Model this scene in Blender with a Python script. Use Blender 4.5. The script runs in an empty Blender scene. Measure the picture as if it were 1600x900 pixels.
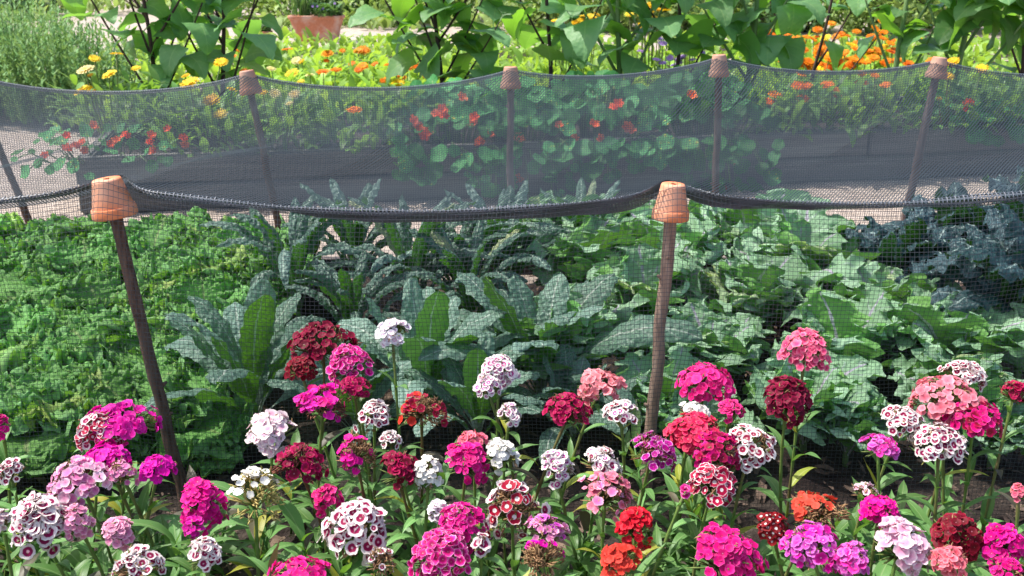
import bpy, bmesh, math, random
import numpy as np
from mathutils import Vector, Matrix
R = math.radians
rng = np.random.default_rng(7)
random.seed(7)
sc = bpy.context.scene
col = sc.collection
# ------------------------------------------------------------------ camera, sky, sun, exposure
CAM_Z, PITCH = 1.29, R(18)
cd = bpy.data.cameras.new("camera"); cam = bpy.data.objects.new("camera", cd); col.objects.link(cam)
cam.location = (0, 0, CAM_Z); cam.rotation_euler = (R(90) - PITCH, 0, 0)
cd.sensor_width = 36; cd.lens = 36.0; cd.clip_start = 0.05; cd.clip_end = 400
cd.dof.use_dof = True; cd.dof.focus_distance = 2.1; cd.dof.aperture_fstop = 11
sc.camera = cam
world = bpy.data.worlds.new("World"); sc.world = world; world.use_nodes = True
nt = world.node_tree
sky = nt.nodes.new("ShaderNodeTexSky"); sky.sky_type = 'NISHITA'; sky.sun_disc = False
SUN_EL, SUN_AZ = R(60), R(-82)          # azimuth from +Y, negative = from the left
sky.air_density = .75; sky.dust_density = 2.5; sky.ozone_density = .4
sky.sun_elevation = SUN_EL; sky.sun_rotation = SUN_AZ
bg = nt.nodes["Background"]; bg.inputs[1].default_value = 0.15
nt.links.new(sky.outputs[0], bg.inputs[0])
sl = bpy.data.lights.new("sun", 'SUN'); sl.energy = 3.0; sl.angle = R(0.7); sl.color = (1, .96, .89)
so = bpy.data.objects.new("sun", sl); col.objects.link(so)
sdir = Vector((math.sin(SUN_AZ) * math.cos(SUN_EL), math.cos(SUN_AZ) * math.cos(SUN_EL), math.sin(SUN_EL)))
so.rotation_euler = sdir.to_track_quat('Z', 'Y').to_euler(); so.location = (-6, 0, 9)
sc.view_settings.view_transform = 'Standard'; sc.view_settings.look = 'None'
sc.view_settings.gamma = 1; sc.view_settings.exposure = 1.06
sc.render.engine = 'CYCLES'
cy = sc.cycles
cy.max_bounces = 6; cy.diffuse_bounces = 3; cy.glossy_bounces = 2; cy.transmission_bounces = 3; cy.transparent_max_bounces = 8
cy.caustics_reflective = False; cy.caustics_refractive = False
cy.use_denoising = True
cy.sample_clamp_indirect = 6

# ------------------------------------------------------------------ photograph pixel -> place
_F = np.array((0, math.cos(PITCH), -math.sin(PITCH))); _U = np.array((0, math.sin(PITCH), math.cos(PITCH)))
def ray(px, py): return _F + np.array((1, 0, 0)) * ((px - 800) / 1600) + _U * ((450 - py) / 1600)
def P(px, py, Y):
    d = ray(px, py); t = Y / d[1]; return np.array((0, 0, CAM_Z)) + d * t
def G(px, py, z=0.0):
    d = ray(px, py); t = (z - CAM_Z) / d[2]; return np.array((0, 0, CAM_Z)) + d * t
def depth(p): return p[1] * math.cos(PITCH) + (CAM_Z - p[2]) * math.sin(PITCH)

# ------------------------------------------------------------------ mesh building
class MB:
    def __init__(s): s.V = []; s.Fq = []; s.A = []; s.M = []; s.n = 0
    def grid(s, Pt, lp=None, mat=0, wrap=False, flip=False):
        n, m = Pt.shape[:2]
        idx = np.arange(n * m).reshape(n, m) + s.n
        if wrap: idx = np.concatenate([idx, idx[:, :1]], 1)
        q = np.stack([idx[:-1, :-1], idx[:-1, 1:], idx[1:, 1:], idx[1:, :-1]], -1).reshape(-1, 4)
        if flip: q = q[:, ::-1]
        s.V.append(Pt.reshape(-1, 3)); s.Fq.append(q); s.n += n * m
        s.A.append(np.zeros((n * m, 3)) if lp is None else np.broadcast_to(lp, (n, m, 3)).reshape(-1, 3))
        s.M.append(np.full(len(q), mat, np.int32))
    def mesh(s, name, mats, smooth=True):
        V = np.concatenate(s.V).astype(np.float32); Q = np.concatenate(s.Fq).astype(np.int32)
        A = np.concatenate(s.A).astype(np.float32); M = np.concatenate(s.M)
        me = bpy.data.meshes.new(name)
        me.vertices.add(len(V)); me.vertices.foreach_set("co", V.ravel())
        me.loops.add(Q.size); me.loops.foreach_set("vertex_index", Q.ravel())
        me.polygons.add(len(Q)); me.polygons.foreach_set("loop_start", np.arange(0, Q.size, 4, dtype=np.int32))
        for m in (mats if isinstance(mats, (list, tuple)) else [mats]): me.materials.append(m)
        me.polygons.foreach_set("material_index", M)
        me.polygons.foreach_set("use_smooth", np.full(len(Q), smooth))
        at = me.attributes.new("lp", 'FLOAT_VECTOR', 'POINT'); at.data.foreach_set("vector", A.ravel())
        me.update(calc_edges=True)
        return me
    def build(s, name, mats, parent=None, smooth=True):
        return link(name, s.mesh(name, mats, smooth), parent)
def link(name, me, parent=None):
    o = bpy.data.objects.new(name, me); col.objects.link(o)
    if parent is not None: o.parent = parent
    return o
def tag(o, label=None, cat=None, group=None, kind=None):
    if label: o["label"] = label
    if cat: o["category"] = cat
    if group: o["group"] = group
    if kind: o["kind"] = kind
    return o
def thing(name, loc, label, cat, group=None, rz=0.0):
    o = bpy.data.objects.new(name, None); col.objects.link(o)
    o.location = tuple(float(c) for c in loc); o.rotation_euler = (0, 0, rz); o.empty_display_size = .05
    return tag(o, label, cat, group)
def copy_thing(src, loc, rz, scale, label):
    r = src.copy(); col.objects.link(r); r.location = tuple(float(c) for c in loc); r.rotation_euler = (0, 0, rz); r.scale = (scale,) * 3
    r["label"] = label
    for ch in src.children:
        c = ch.copy(); col.objects.link(c); c.parent = r
    return r

def nrm(a): return a / (np.linalg.norm(a, axis=-1, keepdims=True) + 1e-9)
def tube(mb, pts, rad, k=8, mat=0, lp=(0, 0, 0), bump=0.0, r_=None):
    pts = np.asarray(pts, float); n = len(pts); rad = np.broadcast_to(rad, (n,)).astype(float)
    T = nrm(np.gradient(pts, axis=0))
    ref = np.array((0.3, .9, .1)) if abs(T[0][2]) > .6 else np.array((0, 0, 1.))
    A = nrm(np.cross(T, ref)); B = np.cross(T, A)
    a = np.linspace(0, 2 * np.pi, k, endpoint=False)
    rr = rad[:, None] * np.ones((n, k))
    if bump: rr = rr * (1 + bump * (r_ or rng).standard_normal((n, k)))
    G_ = pts[:, None] + rr[..., None] * (np.cos(a)[None, :, None] * A[:, None] + np.sin(a)[None, :, None] * B[:, None])
    e0 = np.repeat(pts[:1, None], k, 1) + (G_[:1] - pts[:1, None]) * .02; e1 = np.repeat(pts[-1:, None], k, 1) + (G_[-1:] - pts[-1:, None]) * .02
    mb.grid(np.concatenate([e0, G_, e1]), np.array(lp), mat, wrap=True)
def lathe(mb, prof, k=40, mat=0, M=None, flip=False):
    prof = np.asarray(prof, float); a = np.linspace(0, 2 * np.pi, k, endpoint=False)
    Pt = np.stack([prof[:, 0][:, None] * np.cos(a), prof[:, 0][:, None] * np.sin(a), np.repeat(prof[:, 1][:, None], k, 1)], -1)
    if M is not None:
        Mn = np.array(M); Pt = Pt @ Mn[:3, :3].T + Mn[:3, 3]
    mb.grid(Pt, None, mat, wrap=True, flip=flip)
def vnoise(x, y, seed):
    g = np.random.default_rng(seed).standard_normal((64, 64))
    xi = np.floor(x).astype(int); yi = np.floor(y).astype(int); fx = x - xi; fy = y - yi
    fx = fx * fx * (3 - 2 * fx); fy = fy * fy * (3 - 2 * fy)
    g00 = g[xi % 64, yi % 64]; g10 = g[(xi + 1) % 64, yi % 64]; g01 = g[xi % 64, (yi + 1) % 64]; g11 = g[(xi + 1) % 64, (yi + 1) % 64]
    return (g00 * (1 - fx) + g10 * fx) * (1 - fy) + (g01 * (1 - fx) + g11 * fx) * fy

def leaf(mb, base, az, L, W, prof, nu=9, nv=14, e0=R(60), bend=R(70), bp=1.3, fold=0.0, curl=0.0, ruffle=0.0, rf=5.0, blister=0.0,
         bfreq=60.0, twist=0.0, roll=0.0, tooth=0.0, tf=9, frill=0.0, ff=85., pet=0.0, mat=0, rnd=None, pw=.004):
    """one leaf: midrib curve in the vertical plane of azimuth az; pet = share of the length that is stalk"""
    r = rng; rnd = r.random() if rnd is None else rnd
    v = np.linspace(0, 1, nv); u = np.linspace(-1, 1, nu)
    el = e0 - bend * v ** bp
    ds = L / (nv - 1)
    hr = np.concatenate([[0], np.cumsum(np.cos((el[1:] + el[:-1]) / 2) * ds)]); hz = np.concatenate([[0], np.cumsum(np.sin((el[1:] + el[:-1]) / 2) * ds)])
    d = np.array((math.cos(az), math.sin(az), 0)); s_ = np.array((-math.sin(az), math.cos(az), 0)); z = np.array((0, 0, 1.))
    side = twist * (v ** 2) * L
    C = base + hr[:, None] * d + hz[:, None] * z + side[:, None] * s_
    N = -np.sin(el)[:, None] * d + np.cos(el)[:, None] * z
    T = np.cos(el)[:, None] * d + np.sin(el)[:, None] * z
    S = np.repeat(s_[None], nv, 0)
    if roll:
        c, si = math.cos(roll), math.sin(roll); S, N = S * c + N * si, N * c - S * si
    vb = np.clip((v - pet) / (1 - pet), 0, 1)
    w = W * np.array([prof(x) for x in vb]); w = np.where(v < pet, pw, np.maximum(w, pw * (1 - vb)))
    U, VV = np.meshgrid(u, v)
    au = np.abs(U)
    ww = w[:, None] * np.ones_like(U)
    if tooth:
        ph = r.random(2) * 6
        tt = np.where(U < 0, np.sin(VV * tf * 6.28 + ph[0]), np.sin(VV * tf * 6.28 + ph[1])) + .6 * np.where(U < 0, np.sin(VV * tf * 15 + ph[1]), np.sin(VV * tf * 15 + ph[0]))
        ww = ww * (1 + tooth * tt * au ** 2)
    offs = np.zeros_like(U); ts = np.zeros_like(U)
    bl = np.clip(vb * 6, 0, 1)[:, None]
    if ruffle:
        p1, p2, p3, p4 = r.random(4) * 6.28
        sg = np.where(U < 0, 1.7, 0)
        offs += ruffle * W * au ** 2.2 * bl * (np.sin(VV * rf * 6.28 + p1 + sg) + .6 * np.sin(VV * rf * 2.3 * 6.28 + p2 + sg * 2 + U * 3))
        ts += ruffle * W * .55 * au ** 2 * bl * np.cos(VV * rf * 1.6 * 6.28 + p3 + sg)
    if blister:
        sd = int(r.integers(1 << 30))
        offs += blister * bl * (vnoise(U * W * bfreq + 30, VV * L * bfreq + 7, sd) * (1 - .35 * au))
    ls = np.zeros_like(U)
    if frill:
        rim = np.clip(np.maximum(au, np.maximum(0, vb - .25)[:, None] / .75), 0, 1) ** 2.2 * bl; a1, a2, a3 = U * W * ff + 40, VV * L * ff + 11, int(r.integers(1 << 30))
        offs += frill * rim * (vnoise(a1, a2, a3) + .6 * vnoise(a1 * 2.1, a2 * 2.1, a3 + 3)); ts += frill * .8 * rim * vnoise(a1, a2, a3 + 1); ls = frill * .8 * rim * vnoise(a1, a2, a3 + 2)
    lat = U * ww * np.cos(fold * np.ones_like(U)) * (1 - .25 * abs(curl) * au ** 2)
    offs += au * ww * math.sin(fold) + curl * ww * au ** 2.5
    Pt = C[:, None] + (lat + ls)[..., None] * S[:, None] + offs[..., None] * N[:, None] + ts[..., None] * T[:, None]
    lp = np.stack([U * np.where(v < pet, .05, 1)[:, None], VV, np.full_like(U, rnd)], -1)
    mb.grid(Pt, lp, mat, flip=True)
    return C, el

# ------------------------------------------------------------------ materials
def mat_new(name):
    m = bpy.data.materials.new(name); m.use_nodes = True
    return m, m.node_tree
class NT:
    def __init__(s, t): s.t = t
    def n(s, k, **kw):
        x = s.t.nodes.new(k)
        for a, b in kw.items(): setattr(x, a, b)
        return x
    def l(s, a, b): s.t.links.new(a, b)
    def set(s, sock, v):
        if isinstance(v, bpy.types.NodeSocket): s.l(v, sock)
        else: sock.default_value = (*v, 1) if isinstance(v, tuple) and len(v) == 3 and sock.type == 'RGBA' else v
    def math(s, op, a, b=0.0, c=0.0, clamp=False):
        x = s.n("ShaderNodeMath", operation=op); x.use_clamp = clamp
        s.set(x.inputs[0], a); s.set(x.inputs[1], b)
        if op in ('SMOOTHSTEP', 'MULTIPLY_ADD'): s.set(x.inputs[2], c)
        return x.outputs[0]
    def mix(s, f, a, b, mode='MIX'):
        x = s.n("ShaderNodeMix", data_type='RGBA', blend_type=mode)
        s.set(x.inputs[0], f); s.set(x.inputs[6], a); s.set(x.inputs[7], b); return x.outputs[2]
    def ramp(s, f, stops, interp='LINEAR'):
        x = s.n("ShaderNodeValToRGB"); cr = x.color_ramp; cr.interpolation = interp
        while len(cr.elements) < len(stops): cr.elements.new(.5)
        for e, (p, c) in zip(cr.elements, stops): e.position = p; e.color = (*c, 1) if len(c) == 3 else c
        s.set(x.inputs[0], f); return x.outputs[0]
    def noise(s, vec, scale, detail=3, rough=.55, dim='3D'):
        x = s.n("ShaderNodeTexNoise"); s.l(vec, x.inputs['Vector']); x.inputs['Scale'].default_value = scale
        x.inputs['Detail'].default_value = detail; x.inputs['Roughness'].default_value = rough; return x
    def maprange(s, v, a, b, c, d):
        x = s.n("ShaderNodeMapRange"); s.set(x.inputs[0], v)
        for i, q in zip((1, 2, 3, 4), (a, b, c, d)): x.inputs[i].default_value = q
        return x.outputs[0]
    def bump(s, h, strength, dist):
        x = s.n("ShaderNodeBump"); s.l(h, x.inputs['Height']); x.inputs['Strength'].default_value = strength; x.inputs['Distance'].default_value = dist; return x.outputs[0]
def leaf_mat(name, top, top2, under, trans, tmix=.3, rib=None, rw=.06, veins=0, vein_col=None, rough=.45, spec=.5, bumps=0, bscale=90, edge=None, spots=None, var=.25, old=None, radial=0):
    m, t = mat_new(name); N = NT(t); b = t.nodes["Principled BSDF"]; out = t.nodes["Material Output"]
    at = N.n("ShaderNodeAttribute", attribute_name="lp"); sp = N.n("ShaderNodeSeparateXYZ"); N.l(at.outputs['Vector'], sp.inputs[0])
    u, v, rd = sp.outputs; au = N.math('ABSOLUTE', u)
    tc = N.n("ShaderNodeTexCoord"); geo = N.n("ShaderNodeNewGeometry"); oi = N.n("ShaderNodeObjectInfo")
    nz = N.noise(tc.outputs['Object'], 14, 3)
    f = N.math('ADD', N.math('MULTIPLY', nz.outputs[0], .6), N.math('MULTIPLY', rd, .5))
    c = N.mix(N.maprange(f, .25, .85, 0, 1), top, top2)
    if radial:
        q = N.math('FRACT', N.math('MULTIPLY', v, float(radial)))
        c = N.mix(N.math('MULTIPLY', N.math('LESS_THAN', N.math('ABSOLUTE', N.math('SUBTRACT', q, .5)), .07), N.maprange(au, .15, .95, .75, .1)), c, (.26, .42, .18)); c = N.mix(N.maprange(au, .06, .12, .8, 0), c, (.30, .46, .2))
    if edge: c = N.mix(N.math('MULTIPLY', N.math('POWER', au, 4.0), .8), c, edge)
    if spots:
        n2 = N.noise(tc.outputs['Object'], 55, 2); c = N.mix(N.math('MULTIPLY', N.maprange(n2.outputs[0], .62, .7, 0, 1), N.maprange(rd, .75, .8, 0, 1)), c, spots)
    if veins:
        q = N.math('FRACT', N.math('SUBTRACT', N.math('MULTIPLY', v, float(veins)), N.math('MULTIPLY', au, 1.1)))
        vm = N.math('MULTIPLY', N.math('LESS_THAN', N.math('ABSOLUTE', N.math('SUBTRACT', q, .5)), .055), N.maprange(au, .5, 1, .6, .1))
        c = N.mix(vm, c, vein_col or rib)
    c = N.mix(geo.outputs['Backfacing'], c, under)
    if rib: c = N.mix(N.maprange(au, rw * .6, rw, 1, 0), c, rib)
    if old: c = N.mix(N.math('MULTIPLY', N.maprange(rd, .945, .965, 0, .75), nz.outputs[0]), c, old)
    hv = N.n("ShaderNodeHueSaturation"); N.l(c, hv.inputs['Color'])
    N.set(hv.inputs['Value'], N.math('MULTIPLY', N.maprange(oi.outputs['Random'], 0, 1, 1 - var * .5, 1 + var * .5), N.maprange(rd, 0, 1, 1 - var * .6, 1 + var * .6)))
    N.set(hv.inputs['Hue'], N.maprange(rd, 0, 1, .488, .512)); c = hv.outputs[0]
    N.l(c, b.inputs['Base Color']); b.inputs['Roughness'].default_value = rough; b.inputs['Specular IOR Level'].default_value = spec
    nb = None
    if bumps:
        vo = N.n("ShaderNodeTexVoronoi"); vo.feature = 'SMOOTH_F1'; N.l(tc.outputs['Object'], vo.inputs['Vector']); vo.inputs['Scale'].default_value = bscale
        nn = N.noise(tc.outputs['Object'], bscale * .8, 2)
        h = N.math('ADD', N.math('MULTIPLY', vo.outputs['Distance'], -1.0), N.math('MULTIPLY', nn.outputs[0], .5))
        nb = N.bump(h, bumps, .009); N.l(nb, b.inputs['Normal'])
    tr = N.n("ShaderNodeBsdfTranslucent"); N.set(tr.inputs[0], N.mix(N.maprange(rd, 0, 1, 0, .35), trans, top2))
    mx = N.n("ShaderNodeMixShader"); mx.inputs[0].default_value = tmix
    N.l(b.outputs[0], mx.inputs[1]); N.l(tr.outputs[0], mx.inputs[2]); N.l(mx.outputs[0], out.inputs[0])
    return m
def petal_mat(name, stops, jitter=.10, tmix=.22, var=.25, darkvar=None, rough=.6):
    """colour by distance from the middle of the floret"""
    m, t = mat_new(name); N = NT(t); b = t.nodes["Principled BSDF"]; out = t.nodes["Material Output"]
    at = N.n("ShaderNodeAttribute", attribute_name="lp"); sp = N.n("ShaderNodeSeparateXYZ"); N.l(at.outputs['Vector'], sp.inputs[0])
    r, ph, rd = sp.outputs
    tc = N.n("ShaderNodeTexCoord"); nz = N.noise(tc.outputs['Object'], 260, 2)
    rr = N.math('ADD', r, N.math('MULTIPLY', N.math('SUBTRACT', nz.outputs[0], .5), jitter * 2))
    rr = N.math('ADD', rr, N.math('MULTIPLY', N.math('SUBTRACT', rd, .5), .12))
    c = N.ramp(rr, stops)
    if darkvar: c = N.mix(N.maprange(rd, .55, 1, 0, .8), c, darkvar)
    n2 = N.noise(tc.outputs['Object'], 120, 2)
    hv = N.n("ShaderNodeHueSaturation"); N.l(c, hv.inputs['Color'])
    N.set(hv.inputs['Value'], N.math('MULTIPLY', N.maprange(rd, 0, 1, 1 - var, 1 + var * .4), N.maprange(n2.outputs[0], .3, .7, .85, 1.08)))
    oi = N.n("ShaderNodeObjectInfo"); N.set(hv.inputs['Hue'], N.maprange(oi.outputs['Random'], 0, 1, .488, .508)); N.set(hv.inputs['Saturation'], N.maprange(oi.outputs['Random'], 0, 1, 1.06, .99))
    c = hv.outputs[0]
    N.l(c, b.inputs['Base Color']); b.inputs['Roughness'].default_value = rough; b.inputs['Specular IOR Level'].default_value = .25
    tr = N.n("ShaderNodeBsdfTranslucent"); N.l(c, tr.inputs[0]); mx = N.n("ShaderNodeMixShader"); mx.inputs[0].default_value = tmix
    N.l(b.outputs[0], mx.inputs[1]); N.l(tr.outputs[0], mx.inputs[2]); N.l(mx.outputs[0], out.inputs[0])
    return m
def rough_mat(name, c1, c2, scale=20, rough=.8, bump=.4, bdist=.01, c3=None, spec=.3, stretch=(1, 1, 1), detail=6, coords='Object'):
    m, t = mat_new(name); N = NT(t); b = t.nodes["Principled BSDF"]
    tc = N.n("ShaderNodeTexCoord"); mp = N.n("ShaderNodeMapping"); N.l(tc.outputs[coords], mp.inputs[0]); mp.inputs['Scale'].default_value = stretch
    n1 = N.noise(mp.outputs[0], scale, detail, .65); n2 = N.noise(mp.outputs[0], scale * .17, 3)
    c = N.mix(N.maprange(n1.outputs[0], .35, .65, 0, 1), c1, c2)
    if c3: c = N.mix(N.maprange(n2.outputs[0], .45, .65, 0, 1), c, c3)
    N.l(c, b.inputs['Base Color']); b.inputs['Roughness'].default_value = rough; b.inputs['Specular IOR Level'].default_value = spec
    N.l(N.bump(n1.outputs[0], bump, bdist), b.inputs['Normal'])
    return m
M = {}
M['sand'] = rough_mat("sandy_gravel", (.45, .375, .32), (.31, .25, .21), 60, .95, .8, .006, (.50, .42, .365), .2)
M['soil'] = rough_mat("dark_soil", (.040, .030, .025), (.10, .078, .064), 38, .95, 1.0, .02, (.03, .02, .018), .25)
M['chip'] = rough_mat("bark_chip", (.09, .06, .045), (.24, .17, .13), 30, .9, .5, .003, None, .2)
M['terracotta'] = rough_mat("terracotta", (.80, .27, .115), (.70, .22, .09), 45, .8, .25, .002, (.78, .42, .28), .3)
M['terracotta_old'] = rough_mat("weathered_terracotta", (.56, .215, .115), (.46, .17, .09), 30, .85, .3, .003, (.58, .36, .27), .3)
M['bark'] = rough_mat("stake_bark", (.06, .032, .024), (.21, .13, .095), 110, .9, 1.0, .006, (.13, .085, .065), .25, (1, 1, .18))
M['bark_pale'] = rough_mat("pale_stake_bark", (.24, .15, .11), (.46, .33, .25), 80, .9, .9, .004, (.22, .14, .10), .25, (1, 1, .18))
M['bark_grey'] = rough_mat("grey_stake_bark", (.12, .085, .075), (.24, .18, .16), 80, .9, .9, .004, (.15, .11, .1), .25, (1, 1, .18))
M['timber'] = rough_mat("weathered_timber", (.11, .105, .10), (.26, .245, .225), 22, .85, .8, .008, (.17, .16, .15), .25, (.12, 1.5, 3))
M['band'] = rough_mat("dark_band", (.02, .018, .018), (.04, .035, .033), 40, .8, .3, .003)
M['net'] = rough_mat("black_plastic_netting", (.050, .056, .062), (.070, .078, .086), 300, .45, .1, .0005, None, .4)
M['net_top'] = rough_mat("bluish_netting", (.032, .043, .053), (.047, .061, .073), 300, .6, .1, .0005, None, .2)  # darker, bluer netting colour for the roof and back panels
M['hem'] = rough_mat("netting_hem", (.085, .098, .116), (.12, .136, .158), 300, .4, .1, .0005, None, .5)
M['hem_glint'] = rough_mat("painted_hem_glint", (.17, .18, .20), (.26, .27, .29), 300, .5, .1, .0005, None, .4)  # paler colour stands in for sun glints on the rolled threads
M['stem_dark'] = rough_mat("dark_branching_stem", (.035, .02, .018), (.09, .05, .04), 60, .7, .4, .002, None, .35, (1, 1, .2))
M['stem_green'] = rough_mat("thick_green_stem", (.13, .22, .07), (.18, .27, .10), 50, .6, .3, .002, None, .35, (1, 1, .2))
M['fl_stem'] = rough_mat("flower_stem", (.11, .20, .04), (.17, .24, .06), 60, .55, .2, .001, (.16, .13, .05), .35)
M['fl_stem_red'] = rough_mat("reddish_flower_stem", (.13, .09, .035), (.16, .17, .05), 60, .55, .2, .001, (.14, .05, .03), .35)
M['calyx'] = rough_mat("green_calyx", (.10, .17, .035), (.20, .24, .07), 200, .7, .2, .001)
M['faded'] = rough_mat("dry_brown_calyx", (.22, .115, .05), (.42, .27, .13), 200, .8, .2, .001, (.15, .07, .04))
M['faded_gold'] = rough_mat("dry_golden_calyx", (.42, .30, .08), (.55, .45, .18), 200, .8, .2, .001, (.35, .33, .10))
M['faded_red'] = rough_mat("dry_red_calyx", (.16, .045, .035), (.30, .13, .07), 200, .8, .2, .001, (.10, .02, .02))
# leaves
M['curly'] = leaf_mat("curly_kale_leaf", (.15, .37, .08), (.26, .53, .15), (.16, .34, .07), (.34, .70, .05), .28, rib=(.34, .48, .18), rw=.05, rough=.6, spec=.25, bumps=.3, bscale=120, edge=(.29, .54, .21), old=(.50, .45, .10))
M['lacinato'] = leaf_mat("palm_kale_leaf", (.085, .175, .135), (.175, .29, .235), (.12, .32, .05), (.16, .52, .03), .17, rib=(.38, .50, .40), rw=.09, veins=9, vein_col=(.21, .29, .26), rough=.5, spec=.4, bumps=1.0, bscale=75, old=(.50, .45, .10))
M['lacinato_wide'] = leaf_mat("broad_palm_kale_leaf", (.135, .255, .19), (.235, .38, .285), (.14, .34, .05), (.20, .56, .03), .18, rib=(.48, .58, .48), rw=.06, veins=8, vein_col=(.31, .41, .35), rough=.5, spec=.4, bumps=.8, bscale=80)
M['lacinato_dark'] = leaf_mat("blue_palm_kale_leaf", (.030, .078, .092), (.068, .132, .15), (.06, .18, .04), (.10, .36, .03), .13, rib=(.30, .42, .40), rw=.07, rough=.5, spec=.4, bumps=1.0, bscale=70)
M['russian'] = leaf_mat("red_russian_kale_leaf", (.225, .43, .225), (.40, .60, .38), (.17, .38, .09), (.25, .62, .05), .20, rib=(.52, .47, .57), rw=.06, veins=6, vein_col=(.42, .50, .46), rough=.55, spec=.3, bumps=.5, bscale=60, old=(.50, .45, .10))
M['sun_leaf'] = leaf_mat("heart_leaf", (.08, .205, .065), (.17, .32, .13), (.14, .30, .08), (.34, .72, .04), .38, rib=(.24, .38, .14), rw=.035, veins=6, vein_col=(.20, .34, .12), rough=.5, spec=.45, bumps=.4, bscale=40, var=.5)
M['nast'] = leaf_mat("nasturtium_leaf", (.04, .19, .06), (.075, .28, .085), (.09, .24, .06), (.2, .5, .05), .28, rough=.6, spec=.2, spots=(.5, .42, .05), var=.6, radial=9)
M['sw_leaf'] = leaf_mat("sweet_william_leaf", (.085, .20, .05), (.155, .30, .09), (.14, .26, .08), (.25, .52, .04), .30, rib=(.24, .36, .14), rw=.09, rough=.45, spec=.4, var=.45)
M['sw_leaf_yellow'] = leaf_mat("yellowing_leaf", (.42, .40, .04), (.30, .36, .05), (.40, .38, .06), (.6, .55, .05), .3, rib=(.45, .45, .15), rw=.09, rough=.5, var=.3)
M['sw_leaf_dark'] = leaf_mat("purplish_leaf", (.06, .06, .035), (.10, .085, .05), (.10, .08, .06), (.2, .12, .05), .2, rough=.5, var=.3)
M['cal_leaf'] = leaf_mat("marigold_leaf", (.09, .20, .045), (.15, .29, .07), (.13, .25, .07), (.34, .62, .05), .36, rough=.5, var=.45)
M['field'] = leaf_mat("meadow_leaf", (.18, .35, .04), (.31, .50, .06), (.2, .36, .06), (.5, .75, .06), .42, rough=.5, var=.5)
M['rosemary'] = leaf_mat("rosemary_needle", (.17, .32, .10), (.28, .44, .17), (.2, .36, .13), (.38, .6, .14), .25, rough=.55, spec=.2, var=.4)
M['far'] = leaf_mat("far_shrub_leaf", (.15, .26, .07), (.30, .40, .11), (.22, .32, .1), (.45, .62, .1), .35, rough=.55, var=.6)
M['far_dark'] = leaf_mat("dark_shrub_leaf", (.04, .11, .035), (.09, .18, .05), (.08, .15, .05), (.2, .4, .06), .3, rough=.5, var=.5)
# flowers
W_ = (.92, .865, .79)
FT = {
 'magenta': ([(0, (.72, .22, .42)), (.10, (.42, .006, .09)), (.32, (.62, .004, .15)), (.9, (.76, .012, .21)), (1, (.84, .10, .36))], None),
 'hotpink': ([(0, (.82, .35, .55)), (.10, (.60, .008, .16)), (.4, (.82, .010, .22)), (1, (.86, .05, .32))], None),
 'rosering': ([(0, (.85, .45, .55)), (.12, (.40, .004, .07)), (.5, (.50, .005, .11)), (.62, (.76, .03, .25)), (.9, (.84, .10, .34)), (1, (.90, .45, .58))], None),
 'purple': ([(0, (.82, .40, .66)), (.12, (.58, .006, .24)), (.4, (.76, .008, .31)), (1, (.82, .05, .42))], None),
 'orchid': ([(0, (.85, .6, .8)), (.14, (.60, .04, .38)), (.4, (.74, .07, .50)), (1, (.82, .22, .66))], None),
 'pink': ([(0, (.75, .2, .4)), (.2, (.80, .2, .44)), (.6, (.86, .28, .48)), (1, (.90, .50, .63))], None),
 'palepink': ([(0, (.75, .3, .45)), (.22, (.78, .32, .50)), (.45, (.85, .42, .56)), (.75, (.88, .54, .65)), (1, (.92, .75, .78))], None),
 'blush': ([(0, (.8, .4, .55)), (.3, (.86, .48, .58)), (.55, (.89, .68, .71)), (1, (.92, .82, .79))], None),
 'salmon': ([(0, (.8, .12, .16)), (.2, (.84, .18, .22)), (.6, (.88, .24, .29)), (1, (.90, .38, .42))], None),
 'coral': ([(0, (.75, .25, .25)), (.15, (.66, .03, .06)), (.6, (.78, .05, .085)), (1, (.84, .12, .15))], None),
 'pinkcoral': ([(0, (.85, .45, .5)), (.12, (.80, .06, .13)), (.5, (.86, .13, .2)), (1, (.90, .27, .33))], None),
 'scarlet': ([(0, (.50, .01, .01)), (.2, (.66, .014, .016)), (1, (.80, .04, .04))], None),
 'crimson': ([(0, (.6, .2, .28)), (.12, (.11, .001, .006)), (.45, (.14, .001, .010)), (.9, (.23, .002, .020)), (1, (.36, .015, .06))], None),
 'red': ([(0, (.6, .2, .25)), (.12, (.20, .002, .014)), (.6, (.30, .003, .032)), (1, (.52, .015, .10))], None),
 'ring': ([(0, (.78, .55, .58)), (.13, (.70, .33, .40)), (.2, (.26, .003, .045)), (.55, (.32, .005, .065)), (.64, (.82, .68, .68)), (1, W_)], None),
 'ringpink': ([(0, (.85, .7, .76)), (.2, (.84, .62, .72)), (.28, (.50, .02, .22)), (.47, (.55, .04, .26)), (.58, (.86, .72, .78)), (1, W_)], None),
 'ringfine': ([(0, (.9, .8, .84)), (.25, (.88, .74, .82)), (.33, (.70, .25, .48)), (.42, (.74, .34, .55)), (.5, (.89, .80, .84)), (1, (.9, .87, .88))], None),
 'eye': ([(0, (.9, .88, .88)), (.26, W_), (.34, (.38, .006, .02)), (.86, (.48, .008, .03)), (.93, (.78, .5, .52)), (1, W_)], None),
 'eyedark': ([(0, (.9, .88, .88)), (.24, W_), (.33, (.20, .002, .01)), (1, (.27, .003, .018))], None),
 'plumedge': ([(0, (.75, .3, .5)), (.15, (.35, .006, .14)), (.6, (.46, .012, .22)), (.85, (.62, .06, .36)), (1, (.84, .5, .68))], None),
 'white': ([(0, (.72, .76, .5)), (.12, (.87, .85, .78)), (1, (.90, .87, .80))], None),
}
for k, (st, dv) in FT.items(): M['f_' + k] = petal_mat("petal_" + k, st, darkvar=dv)
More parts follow.
